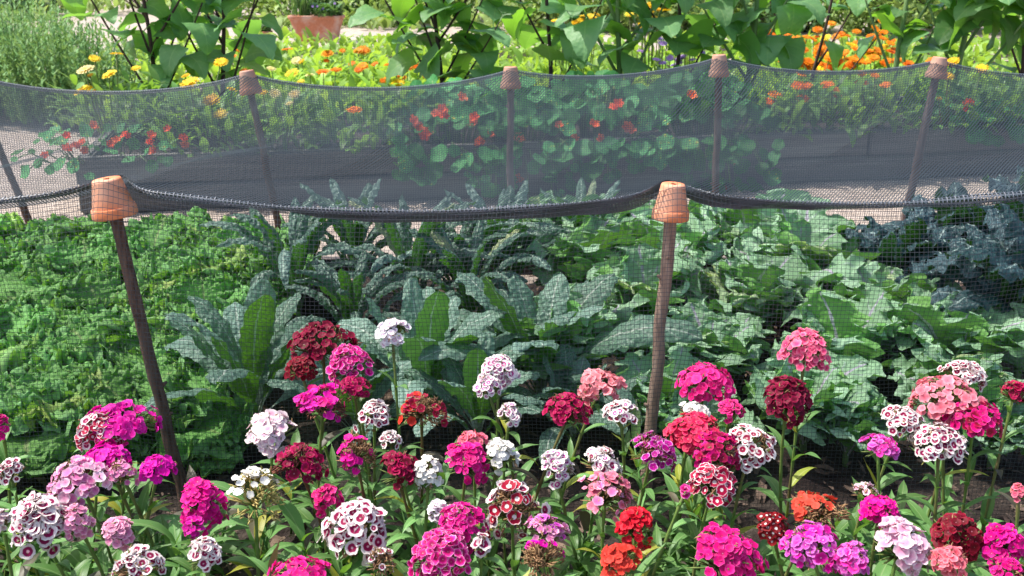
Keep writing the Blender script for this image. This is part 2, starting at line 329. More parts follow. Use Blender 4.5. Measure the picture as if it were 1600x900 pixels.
M['f_calorange'] = petal_mat("orange_marigold_petal", [(0, (.45, .10, .004)), (.25, (.78, .16, .003)), (.6, (.86, .22, .004)), (1, (.88, .30, .008))], jitter=.05)
M['f_calyellow'] = petal_mat("yellow_marigold_petal", [(0, (.62, .30, .02)), (.25, (.85, .48, .015)), (.6, (.88, .56, .02)), (1, (.90, .66, .05))], jitter=.05)
M['f_calpale'] = petal_mat("pale_yellow_petal", [(0, (.7, .45, .05)), (.3, (.86, .66, .18)), (1, (.90, .82, .42))], jitter=.05)
M['f_nast'] = petal_mat("nasturtium_petal", [(0, (.8, .35, .02)), (.2, (.80, .08, .02)), (.6, (.93, .17, .045)), (1, (.94, .25, .10))], jitter=.05)
M['f_lilac'] = petal_mat("lilac_petal", [(0, (.5, .4, .5)), (.4, (.36, .20, .55)), (1, (.55, .4, .72))], jitter=.05)

# ------------------------------------------------------------------ the ground
def sheet(name, x0, x1, y0, y1, z, nx, ny, amp, fr, mat, edge_drop=0.0, poly=None):
    xs = np.linspace(x0, x1, nx); ys = np.linspace(y0, y1, ny); X, Y = np.meshgrid(xs, ys)
    Z = z + amp * (vnoise(X * fr + 9, Y * fr + 5, 3) + .5 * vnoise(X * fr * 2.7, Y * fr * 2.7, 4))
    if edge_drop:
        e = np.minimum(np.minimum(X - x0, x1 - X), np.minimum(Y - y0, y1 - Y)); Z = Z - edge_drop * np.clip(1 - e / .12, 0, 1)
    mb = MB(); mb.grid(np.stack([X, Y, Z], -1)); return tag(mb.build(name, mat), kind='structure')
sheet("gravel_path_ground", -160, 160, -40, 300, -.012, 60, 60, 0, 1, M['sand'])
sheet("path_gravel", -9, 9, 3.9, 24, 0, 300, 300, .004, 3.0, M['sand'])
sheet("planting_soil", -3.4, 3.6, .2, 4.12, .018, 260, 170, .010, 7.0, M['soil'], .03)
sheet("meadow_soil", -3.3, 9, 7.55, 15.3, .012, 80, 60, .01, 2.0, M['soil'], .03)
def chips(name, n, x0, x1, y0, y1, z, mat, smin, smax):
    mb = MB(); r = rng
    for _ in range(n):
        y = y0 + (y1 - y0) * r.random(); hw = .56 * (y * .95 + .4)
        x = max(x0, min(x1, (r.random() * 2 - 1) * hw))
        L = smin + (smax - smin) * r.random() ** 2; w = L * (.2 + .35 * r.random()); a = r.random() * 6.28; tl = r.normal() * .35
        d = np.array((math.cos(a), math.sin(a), tl)) * L; s_ = np.array((-math.sin(a), math.cos(a), r.normal() * .3)) * w
        c = np.array((x, y, z + .004 + .006 * r.random()))
        k = np.array((0, 0, L * .18))
        mb.grid(np.array([[c - d - s_ * .4, c - d + s_ * .4], [c - s_ + k, c + s_ * .8 + k], [c + d - s_ * .3, c + d + s_ * .4]]))
    return tag(mb.build(name, mat, smooth=False), kind='stuff')
chips("bark_mulch", 7500, -3, 3, 1.2, 4.1, .022, M['chip'], .005, .026)

def box(name, c, size, rot, mat, parent, bevel=.011):
    bm = bmesh.new(); bmesh.ops.create_cube(bm, size=1)
    bmesh.ops.scale(bm, vec=size, verts=bm.verts)
    bmesh.ops.subdivide_edges(bm, edges=[e for e in bm.edges if abs((e.verts[0].co - e.verts[1].co).x) > .5 * size[0]], cuts=10)
    for v in bm.verts: v.co.z += .004 * math.sin(v.co.x * 5 + size[0]); v.co.y += .003 * math.sin(v.co.x * 7)
    bmesh.ops.bevel(bm, geom=[e for e in bm.edges if e.calc_face_angle(0) > .5], offset=bevel, segments=2, affect='EDGES')
    me = bpy.data.meshes.new(name); bm.to_mesh(me); bm.free(); me.materials.append(mat)
    o = link(name, me, parent); o.location = c; o.rotation_euler = rot; return o
# raised bed: two courses of weathered sleepers
A_ = np.array((-2.25, 5.19)); B_ = np.array((3.125, 6.25)); dv = (B_ - A_) / np.linalg.norm(B_ - A_); ang = math.atan2(dv[1], dv[0]); nv_ = np.array((-dv[1], dv[0]))
def bedpt(s, t, z=0.0): q = A_ + dv * s + nv_ * t; return np.array((q[0], q[1], z))
BEDL = 6.6; BEDW = 1.35
bed = thing("raised_bed", bedpt(0, 0), "long raised bed of two stacked weathered grey timbers across the sand path", "raised bed", None, ang)
JS = (P(1358, 230, 6.05)[0] - A_[0]) / dv[0]
for zc, cuts in ((.074, (0, 2.55, BEDL)), (.2275, (0, JS, BEDL))):
    for a, b in zip(cuts[:-1], cuts[1:]):
        box("timber", ((a + b) / 2, .035, zc), (b - a - .010, .07, .146), (0, 0, 0), M['timber'], bed)
    for s in (.036, BEDL - .036):
        box("end_timber", (s, .071 + (BEDW - .07) / 2, zc), (BEDW - .076, .07, .148), (0, 0, R(90)), M['timber'], bed)
    box("back_timber", (BEDL / 2, BEDW + .035, zc), (BEDL, .07, .148), (0, 0, 0), M['timber'], bed)
xs = np.linspace(.05, BEDL - .05, 90); ys = np.linspace(.05, BEDW, 24); X, Y = np.meshgrid(xs, ys)
mb = MB(); mb.grid(np.stack([X, Y, .255 + .012 * vnoise(X * 8, Y * 8, 5)], -1)); mb.build("soil_fill", M['soil'], bed)
o = box("bed_back_band", (.3, 4.15, .028), (7.0, .018, .085), (0, 0, R(.6)), M['band'], None, .003)  # low dark band standing along the back of the kale bed
tag(o, "low dark edging along the back of the kale bed", "band")

# ------------------------------------------------------------------ stakes and pots
STK = []   # (top, base)
def stake(pt, pb, rad, mat, label, seed):
    r = np.random.default_rng(seed); n = 34; t = np.linspace(0, 1, n)[:, None]
    pts = pb * (1 - t) + pt * t
    L = np.linalg.norm(pt - pb)
    wob = np.stack([np.interp(t[:, 0], np.linspace(0, 1, 9), r.normal(0, .0022, 9)), np.interp(t[:, 0], np.linspace(0, 1, 9), r.normal(0, .002, 9)), np.zeros(n)], -1)
    wob *= np.sin(np.pi * t) ** .5
    rr = rad * np.interp(t[:, 0], [0, 1], [1.08, .95]) * (1 + .03 * r.standard_normal(n))
    root = thing("garden_stake", pb, label, "stake", "bark covered stakes holding up the net")
    mb = MB(); tube(mb, pts + wob - pb, rr, 12, bump=.03, r_=r)
    for q in range(5):
        i = int(r.integers(4, n - 6)); a = r.random() * 6.28; p0 = pts[i] + wob[i] - pb
        d = np.array((math.cos(a), math.sin(a), .7)); km_p = np.array([p0 + d * rad * .5, p0 + d * rad * 1.15, p0 + d * rad * 1.5])
        tube(mb, km_p, [rad * .42, rad * .34, rad * .2], 7)
    mb.build("pole", mat, root)
    return root
def pot(ptop, axis, rimr, h, label, mat, name="clay_pot"):
    """upside-down pot: ptop = centre of the small end (up), axis = unit vector pointing up along the stake"""
    q = Vector((0, 0, 1)).rotation_difference(Vector(axis)).to_matrix().to_4x4()
    root = thing(name, ptop, label, "flower pot", "upturned clay pots on the stakes")
    tr, k = rimr * .64, h
    Mx = q
    mb = MB()
    lathe(mb, [(.006, 0), (.0061, -.002), (tr * .55, 0.0), (tr * .93, -.0005), (tr, -.004), (tr * 1.01, -.007), (rimr * .9, -k * .735), (rimr * .905, -k * .75)], 48, M=Mx, flip=True)
    lathe(mb, [(.006, 0), (.006, -.008), (tr * .8, -.009), (rimr * .80, -k * .98)], 40, M=Mx)
    mb.build("pot_body", mat, root)
    mb = MB()
    lathe(mb, [(rimr * .88, -k * .738), (rimr * .955, -k * .738), (rimr * .975, -k * .755), (rimr, -k * .965), (rimr * .985, -k), (rimr * .86, -k), (rimr * .84, -k * .97), (rimr * .80, -k * .75)], 48, M=Mx, flip=True)
    mb.build("rim", mat, root)
    return root
FY = 2.19
def lean(top_px, base_px, Yt, Yb):
    return P(*top_px, Yt), np.array(G(base_px[0], base_px[1], 0)) if Yb is None else P(base_px[0], base_px[1], Yb)
front = [
 ((-700, 292), (-640, 800), .046, .082, 'bark', None),
 ((166, 279), (295, 806), .049, .084, 'bark', ("brown leaning stake under the clay pot in front of the curly kale", "bright clay pot capping the leaning stake before the curly kale")),
 ((1052, 287), (1006, 806), .0415, .078, 'bark_pale', ("pale brown stake rising between palm kale and frilly kale at front", "bright clay pot capping the front stake beside the frilly grey kale")),
 ((1672, 285), (1650, 806), .045, .082, 'bark', None)]
back = [
 ((-48, 112), (68, 389), 4.45, .044, .088, 'bark', ("dark leaning stake at the far left corner standing on the sand", None)),
 ((385, 110), (446, 392), 4.45, .0485, .10, 'bark', ("dark back stake leaning beside the small pot near yellow marigolds", "small clay pot tilted on the back stake among yellow marigolds")),
 ((798, 104), (798, 392), 4.5, .0455, .092, 'bark_grey', ("upright back stake standing in front of the red nasturtium blooms", "small upright clay pot above the red nasturtium flowers at the back")),
 ((1124, 85), (1116, 394), 4.6, .046, .096, 'bark', ("slim back stake in front of the broad nasturtium leaves", "small clay pot above the leafy nasturtiums, highest along the back")),
 ((1469, 89), (1402, 394), 4.6, .048, .092, 'bark_grey', ("knotty grey back stake leaning before the timber bed joint", "small clay pot tilted right on the knotty grey back stake")),
 ((1850, 92), (1840, 394), 4.6, .046, .092, 'bark', None)]
ftops = []; btops = []
def put(top, base, rimr, h, mat, lab, potmat, seed, rad):
    ax = nrm(top - base); s = stake(top - ax * h * .35, base - np.array((0, 0, .03)), rad, M[mat], (lab or (None,))[0] or "brown stake standing beyond the photographed part of the net", seed)
    pot(top, ax, rimr, h, (lab or (None, None))[1] or "clay pot on a stake beyond the photographed part of the net", potmat)
for i, (tp, bp_, rr, h, mt, lab) in enumerate(front):
    top = P(*tp, FY); b = P(*bp_, 0.0001 + FY); b = np.array((b[0], FY, .02)); ftops.append(top); put(top, b, rr, h, mt, lab, M['terracotta'], 20 + i, .0142)
for i, (tp, bp_, Y, rr, h, mt, lab) in enumerate(back):
    top = P(*tp, Y); b = P(*bp_, Y - .02); b[2] = 0; btops.append(top); put(top, b, rr, h, mt, lab, M['terracotta_old'], 40 + i, .0175 if i == 4 else .0155)

# ------------------------------------------------------------------ the net (every thread is a real ribbon)
fx = np.array([p[0] for p in ftops]); fz = np.array([p[2] for p in ftops]); bx = np.array([p[0] for p in btops]); bz = np.array([p[2] for p in btops]); by = np.array([p[1] for p in btops])
def sagline(x, X, Z, sag, pw=.8):
    x = np.clip(x, X[0], X[-1]); i = np.clip(np.searchsorted(X, x, side='right') - 1, 0, len(X) - 2)
    t = (x - X[i]) / (X[i + 1] - X[i]); gap = X[i + 1] - X[i]
    return Z[i] * (1 - t) + Z[i + 1] * t - sag * gap ** 1.4 * (4 * t * (1 - t)) ** pw
def front_z(x): return sagline(x, fx, fz - .004, .040, 1.0)
def back_z(x): return sagline(x, bx, bz - .012, .062)
def back_y(x): return np.interp(x, bx, by) + .015
XF0, XF1 = fx[0], fx[-1]; XB0, XB1 = bx[0], bx[-1]
def potbulge(x):
    d = np.min(np.abs(x[..., None] - fx[None]), -1); return np.exp(-(d / .058) ** 2)
def S_front(x, t):     # t 0 top .. 1 ground
    zt = front_z(x); zb = .0; 
    wav = .012 * np.sin(x * 5.1 + t * 4) + .008 * np.sin(x * 13 - t * 7) + .01 * vnoise(x * 4 + 20, t * 3, 11)
    y = FY - .062 - .0 * t + wav * np.sin(np.pi * np.clip(t, 0, 1)) ** .6 + .03 * (1 - potbulge(x)) * np.clip(1 - t * 6, 0, 1) - .03 * potbulge(x) * np.exp(-((t - .1) / .06) ** 2) * .4 + .030 * potbulge(x) * np.clip(1 - t * 12, 0, 1)
    z = zt * (1 - t) + zb * t + .018 * potbulge(x) * np.clip(1 - t * 12, 0, 1) + .006 * np.sin(x * 3.3 + 1) * t + .006 * vnoise(x * 3 + 5, t * 4 + 9, 12) * np.sin(np.pi * t)
    return np.stack([x + .006 * vnoise(x * 2, t * 5, 13), y, z], -1)
def S_roof(a, t):      # a 0..1 across, t 0 front .. 1 back
    xf = XF0 + (XF1 - XF0) * a; xb = XB0 + (XB1 - XB0) * a
    x = xf * (1 - t) + xb * t + .02 * vnoise(a * 9, t * 4, 14) * np.sin(np.pi * t)
    y = (FY - .03) * (1 - t) + back_y(xb) * t
    z = front_z(xf) * (1 - t) ** 1.0 + back_z(xb) * t - .05 * (4 * t * (1 - t)) + .020 * vnoise(a * 13, t * 5, 15) * np.sin(np.pi * t) ** .5
    z = z - .02 * np.exp(-(t / .05) ** 2) * (1 - potbulge(xf)) * (t > .001)
    return np.stack([x, y, z], -1)
def S_back(x, t):
    zt = back_z(x)
    y = back_y(x) + .02 + .02 * np.sin(x * 4 + t * 3) * t + .012 * vnoise(x * 4, t * 4, 16) * t
    return np.stack([x + .01 * vnoise(x * 2 + 9, t * 3, 17), y, zt * (1 - t) + .005], -1)
def ribbons(mb, S, u, v, wu, mat=0, along_v=True, off=(0, 0, 0), jit=0.0):
    off = np.array(off)
    for k, c in enumerate(u):
        c = c + jit * rng.normal()
        if along_v:
            a = S(np.full_like(v, c - wu / 2), v); b = S(np.full_like(v, c + wu / 2), v)
        else:
            a = S(v, np.full_like(v, c - wu / 2)); b = S(v, np.full_like(v, c + wu / 2))
        mb.grid(np.stack([a, b], 1) + off, None, mat)
net = thing("garden_net", (0, 3.3, 0), "dark grey mesh net draped over the stakes to cover the kale bed", "net")
def net_part(name, mb, mat='net'):
    o = mb.build(name, [M[q] for q in ((mat,) if isinstance(mat, str) else mat)], net); o.location = (0, -3.3, 0); return o
CELL = .0098
mb = MB()
xf_ = np.arange(XF0, XF1, CELL); hz = .82
ribbons(mb, S_front, xf_, np.linspace(0.0, .985, 46), .00075)
ribbons(mb, S_front, np.arange(.012, .985, CELL / hz), np.linspace(XF0, XF1, 240), .00095 / hz, along_v=False, off=(0, -.0012, 0))
net_part("front_panel", mb)
mb = MB()
wr = (XF1 - XF0) * .5 + (XB1 - XB0) * .5
ribbons(mb, S_roof, np.arange(0, 1, .0102 / wr), np.linspace(0.0, 1, 60), .0031 / wr)
ribbons(mb, S_roof, np.arange(.004, 1, .0105 / 2.35), np.linspace(0, 1, 210), .0022 / 2.35, along_v=False, off=(0, 0, .0012))
net_part("roof_panel", mb, "net_top")
mb = MB()
ribbons(mb, S_back, np.arange(XB0, XB1, .0104), np.linspace(0, .99, 26), .0018)
ribbons(mb, S_back, np.arange(.012, .985, .0105 / .82), np.linspace(XB0, XB1, 180), .0016 / .82, along_v=False, off=(0, .0012, 0))
net_part("back_panel", mb, "net_top")
# rolled front hem with a doubled flap under it
def S_roll(x, ang):
    r0 = .0055 + .0025 * vnoise(x * 6, x * 0 + 2, 18)
    pb = potbulge(x)
    return np.stack([x, FY - .03 - r0 * np.cos(ang) * (1 - pb) + .095 * pb, front_z(x) - .004 + r0 * np.sin(ang) * (1 - .8 * pb)], -1)
def S_flap(x, t):
    dp = (.019 + .007 * vnoise(x * 3.1 + 3, x * 0 + 1, 19) + .012 * np.sin(x * 2.2 + 1)) * (1 - .3 * potbulge(x))
    return np.stack([x + .01 * t * np.sin(x * 8), FY - .022 + .02 * t + .004 * np.sin(x * 40 + t * 3) + .10 * potbulge(x), front_z(x) - .004 - dp * t], -1)
mb = MB(); xl = np.linspace(XF0, XF1, 330)
ribbons(mb, lambda x, a: S_roll(x, a) + np.array((0, -.0004, .0016)), np.arange(XF0, XF1, .0175), np.linspace(.1, 2.7, 10), .0017, 1); ribbons(mb, S_roll, np.arange(XF0, XF1, .0088), np.linspace(-2.6, 2.6, 12), .0028)  # first ribbons carry the glints painted along the top of the roll
ribbons(mb, S_roll, np.linspace(-2.4, 2.4, 7), xl, .24, along_v=False)
for k in range(2):
    f = lambda x, t, k=k: S_flap(x, t) + np.array((0, .007 * k, -.003 * k))
    ribbons(mb, f, np.arange(XF0 + .003 * k, XF1, .0072), np.linspace(0, 1, 6), .0030)
    ribbons(mb, f, np.linspace(.05, 1, 8), xl, .085, along_v=False, off=(0, -.0011, 0))
net_part("front_hem", mb, ('hem', 'hem_glint'))
mb = MB(); f = lambda x, t: np.stack([x, back_y(x) + .012 * np.cos(t), back_z(x) - .004 + .008 * np.sin(t)], -1)
ribbons(mb, f, np.arange(XB0, XB1, .0104), np.linspace(-1.5, 4.5, 9), .003); ribbons(mb, f, np.linspace(-1.3, 4.3, 6), np.linspace(XB0, XB1, 300), .5, along_v=False, off=(0, .0005, .0011))
net_part("back_hem", mb, 'hem')

# ------------------------------------------------------------------ kale
p_curly = lambda v: (.22 + .78 * min(1, v / .45)) * math.sqrt(max(0, 1 - ((v - .5) / .5) ** 2 if v > .5 else 1)) + .02
def p_lac(v): return (.35 + .65 * min(1, v * 2.2)) * max(0.0, 1 - max(0, (v - .62) / .38) ** 2.4) ** .6
def p_lacw(v): return (.16 + .84 * math.sin(min(1, v / .62) * 1.57)) * max(0.0, 1 - max(0, (v - .6) / .4) ** 2.2) ** .55
def p_rus(v):
    b = (.3 + .7 * math.sin(min(1, v / .55) * 1.57)) * max(0.0, 1 - max(0, (v - .55) / .45) ** 2) ** .6
    return b * (1 + .20 * math.sin(v * 6.28 * 3.3 + 1))
def crown(nleaf, seed, mode, H):
    global rng
    rng = np.random.default_rng(seed); r = rng
    mb = MB(); st = MB()
    stalk_h = {'curly': .05, 'lac': .13, 'lacw': .07, 'lacd': .14, 'rus': .08}[mode] * H / .3
    tube(st, [(0, 0, -.03), (.004, .0, stalk_h * .5), (0, .004, stalk_h), (0, 0, stalk_h + .02)], [.014, .013, .012, .007], 9)
    for i in range(nleaf):
        f = i / max(1, nleaf - 1)                      # 0 outer/low .. 1 inner/high
        az = i * 2.39996 + r.normal() * .25
        b = np.array((math.cos(az) * .012, math.sin(az) * .012, stalk_h * (.45 + .6 * f)))
        if mode == 'curly':
            L = H * (.95 - .35 * f) * (1 + .1 * r.normal())
            leaf(mb, b, az, L, L * .50, p_curly, 53, 76, R(40 + 42 * f + 6 * r.normal()), R(88 + 18 * r.normal()), 1.7, fold=.22, curl=-.15, ruffle=.16, rf=6 + 2 * r.random(), pet=.24, pw=.005, frill=.0115, ff=112)
        elif mode in ('lac', 'lacd'):
            L = H * (1.15 - .25 * f) * (1 + .09 * r.normal())
            leaf(mb, b, az, L, H * (.064 + .018 * r.random()) * (1 if mode == 'lac' else 2.1), p_lac, 11, 50, R(68 + 19 * f + 5 * r.normal()), R(max(12, (140 - 75 * f) + 28 * r.normal())), 2.0, fold=.08, curl=-.55,
                 ruffle=.10 if mode == 'lac' else .2, rf=6, blister=.0055 if mode == 'lac' else .007, bfreq=80, pet=.16, pw=.006, twist=.12 * r.normal(), roll=.15 * r.normal())
        elif mode == 'lacw':
            L = H * (1.15 - .25 * f) * (1 + .09 * r.normal())
            leaf(mb, b, az, L, H * (.122 + .03 * r.random()), p_lacw, 13, 40, R(46 + 38 * f + 6 * r.normal()), R(max(10, 92 - 55 * f + 20 * r.normal())), 2.0, fold=.15, curl=-.28,
                 ruffle=.10, rf=4, blister=.003, bfreq=70, pet=.16, pw=.006, twist=.12 * r.normal(), roll=.2 * r.normal(), tooth=.03, tf=7)
        else:
            L = H * (1.1 - .3 * f) * (1 + .1 * r.normal())
            leaf(mb, b, az, L, L * .35, p_rus, 23, 84, R(56 + 30 * f + 7 * r.normal()), R(74 - 34 * f + 16 * r.normal()), 2.0, fold=.18, curl=-.12,
                 ruffle=.17, rf=3.6, blister=.002, bfreq=30, pet=.24, pw=.005, twist=.15 * r.normal(), roll=.25 * r.normal(), tooth=.19, tf=8.5, frill=.005, ff=42)
    mats = {'curly': 'curly', 'lac': 'lacinato', 'lacd': 'lacinato_dark', 'lacw': 'lacinato_wide', 'rus': 'russian'}[mode]
    return mb.mesh("foliage", M[mats]), st.mesh("stalk", M['stem_green'])
KV = {}
def kale_protos(mode, n, nl, H, s0): KV[mode] = [crown(nl + (k % 3), s0 + k, mode, H) for k in range(n)]
kale_protos('curly', 5, 13, .32, 100); kale_protos('lac', 3, 20, .43, 200); kale_protos('lacd', 3, 22, .42, 300); kale_protos('lacw', 3, 14, .40, 400); kale_protos('rus', 5, 20, .30, 500)
rng = np.random.default_rng(99)
KP = {}
def kale(mode, name, x, y, sc_, rz, label, cat, group, z=.02):
    i = len([1 for k in KP if k[0] == mode]) % len(KV[mode]) if True else 0
    key = (mode, i)
    cnt = KP.setdefault(('n', mode), 0); KP[('n', mode)] = cnt + 1
    i = cnt % len(KV[mode]); key = (mode, i)
    if key not in KP:
        root = thing(name, (x, y, z), label, cat, group, rz); root.scale = (sc_,) * 3
        link("foliage", KV[mode][i][0], root); link("stalk", KV[mode][i][1], root); KP[key] = root
    else: root = copy_thing(KP[key], (x, y, z), rz, sc_, label)
    return root
ordn = ["front", "second", "third", "fourth", "rearmost"]
# curly kale
for px, py, s_, lab in [(70, 705, .62, "small curly kale low at the net's foot near the left edge"), (185, 745, .55, "small curly kale behind the wide purple magenta head"), (325, 735, .5, "smallest curly kale right of the leaning stake's foot")]:
    g = G(px, py); kale('curly', "curly_kale", g[0], max(2.3, g[1]), s_, rng.random() * 6.28, lab, "kale", "curly kale plants behind the left stake")
for r_i, (y, xs_) in enumerate([(2.52, (-1.30, -.97)), (2.88, (-1.62, -1.27, -.95)), (3.24, (-1.80, -1.42, -1.05)), (3.58, (-1.98, -1.60, -1.24, -.96)), (3.96, (-2.2, -1.80, -1.42, -1.08))]):
    for c_i, x in enumerate(xs_):
        pos = ["leftmost", "second from left", "third from left", "fourth from left"][c_i] if c_i < len(xs_) - 1 else "rightmost"
        kale('curly', "curly_kale", x + rng.normal() * .03, y + rng.normal() * .03, (.92, 1.0, 1.02, 1.06, 1.12)[r_i] * (1 + .06 * rng.normal()), rng.random() * 6.28,
             f"bright green curly kale, {pos} in the {ordn[r_i]} curly row", "kale", "curly kale plants behind the left stake")
# palm kale
for px, py, mode, s, lab in [
  (402, 690, 'lacw', .98, "broad leaved grey green palm kale spreading beside the leaning front stake"),
  (668, 668, 'lacw', .92, "palm kale with an upright glowing green leaf behind the white blooms"),
  (845, 655, 'lacw', 1.0, "large spreading palm kale just left of the pale front stake"),
  (466, 525, 'lac', .88, "tall narrow leaved palm kale beside the curly kale at the back"),
  (645, 540, 'lac', .92, "tall palm kale with drooping puckered leaves under the net's sag"),
  (790, 500, 'lac', .88, "puckered palm kale at the back next to the frilly kale"),
  (555, 590, 'lac', .72, "low palm kale half hidden behind the dark crimson blooms"),
  (735, 560, 'lac', .78, "puckered palm kale between the glowing leaf and the spreading plant"),
  (560, 478, 'lac', .84, "palm kale between the two tall ones under the net's lowest sag"),
  (722, 520, 'lac', .80, "puckered palm kale filling the gap before the low dark edging"),
  (905, 470, 'lac', .78, "narrow palm kale pressed against the frilly kale at the back"),
  (560, 705, 'lacw', .66, "small broad palm kale among the stems behind the blush head"),
  (748, 712, 'lacw', .70, "small broad palm kale behind the slender trio of white heads"),
  (895, 715, 'lacw', .62, "small broad palm kale behind the ruffled salmon head"),
  (1392, 530, 'lacd', .80, "blue green palm kale growing against the frilly kale's right side"),
  (1478, 500, 'lacd', .90, "blue puckered palm kale standing tallest at the bed's right back"),
  (1575, 525, 'lacd', .92, "dark blue palm kale at the right edge behind its neighbour"),
  (1585, 612, 'lacd', 1.0, "nearest of the dark blue palm kales at the right edge")]:
    g = G(px, py); kale(mode, "palm_kale", g[0], g[1], s, rng.random() * 6.28, lab, "kale", "palm kale plants under the net")
# the bed runs on past the right edge
for x, y, s_, lab in [(1.95, 2.75, .9, "blue palm kale nearest the front in the strip past the right edge"), (2.1, 3.25, .95, "blue palm kale second from front in the strip past the right edge"), (2.0, 3.75, .95, "blue palm kale rearmost in the strip past the right edge"), (2.55, 3.0, .9, "blue palm kale farthest right past the right edge"), (2.6, 3.6, .95, "blue palm kale at the far back corner past the right edge")]:
    kale('lacd', "palm_kale", x, y, s_, rng.random() * 6.28, lab, "kale", "palm kale plants under the net")
# red russian kale
for px, py, s_, lab in [(1090, 745, .55, "small frilly kale low behind the coral red head"), (1320, 735, .6, "small frilly kale low behind the small orchid pink head"), (1545, 740, .55, "small frilly kale low near the right edge behind red florets")]:
    g = G(px, py); kale('rus', "frilly_kale", g[0], max(2.3, g[1]), s_, rng.random() * 6.28, lab, "kale", "frilly kale plants behind the pale stake")
rows = [(2.50, (.38, .78, 1.16)), (2.82, (.22, .62, 1.00, 1.34)), (3.18, (.40, .80, 1.18)), (3.52, (.26, .62, .99)), (3.88, (.22, .57, .90))]
for r_i, (y, xs_) in enumerate(rows):
    for c_i, x in enumerate(xs_):
        pos = ["leftmost", "second from left", "third from left", "fourth from left"][c_i] if c_i < len(xs_) - 1 else "rightmost"
        kale('rus', "frilly_kale", x + rng.normal() * .03, y + rng.normal() * .03, (.78, .95, 1.02, 1.08, 1.12)[r_i] * (1 + .06 * rng.normal()), rng.random() * 6.28,
             f"pale grey green frilly kale with mauve ribs, {pos} in the {ordn[r_i]} frilly row", "kale", "frilly kale plants behind the pale stake")

# ------------------------------------------------------------------ sweet williams
p_lance = lambda v: math.sin(min(1, v * 1.02 + .06) * math.pi) ** .75 if v < .97 else .03
def frame(n):
    n = n / np.linalg.norm(n); a = np.cross(n, (0.31, .2, .93) if abs(n[2]) < .9 else (1, 0, 0)); a /= np.linalg.norm(a); return a, np.cross(n, a), n
def floret(mb, c, n, rad, r, mat=0, cup=.12, lobes=5, nphi=25, depth_=.16, rnd=None):
    a, b, n = frame(n); ph0 = r.random() * 6.28; rnd = r.random() if rnd is None else rnd
    ph = np.linspace(0, 2 * np.pi, nphi, endpoint=False); rr = np.array([.02, .3, .6, .85, 1.0])
    lob = 1 - depth_ * (1 - np.abs(np.cos(lobes / 2 * (ph)))) ** 1.6
    fr = 1 + .05 * r.standard_normal(nphi)
    Rm = rr[:, None] * np.where(rr[:, None] > .8, lob * fr, 1 - (1 - lob) * rr[:, None] ** 2)
    zz = cup * rr[:, None] ** 1.5 * 1.0 + .10 * rr[:, None] ** 2 * np.sin(ph * 2.5 + 1)[None] ** 2 * (r.random() - .3) * 2 + .05 * r.standard_normal((5, nphi)) * rr[:, None] ** 3
    x = Rm * np.cos(ph + ph0); y = Rm * np.sin(ph + ph0)
    Pt = c + rad * (x[..., None] * a + y[..., None] * b + zz[..., None] * n)
    lp = np.stack([np.repeat(rr[:, None], nphi, 1), np.repeat(ph[None], 5, 0), np.full((5, nphi), rnd)], -1)
    mb.grid(Pt, lp, mat, wrap=True)
def spike(mb, p0, d, L, w, mat=0):
    tube(mb, [p0, p0 + d * L * .55, p0 + d * L], [w * .7, w, w * .15], 5, mat)
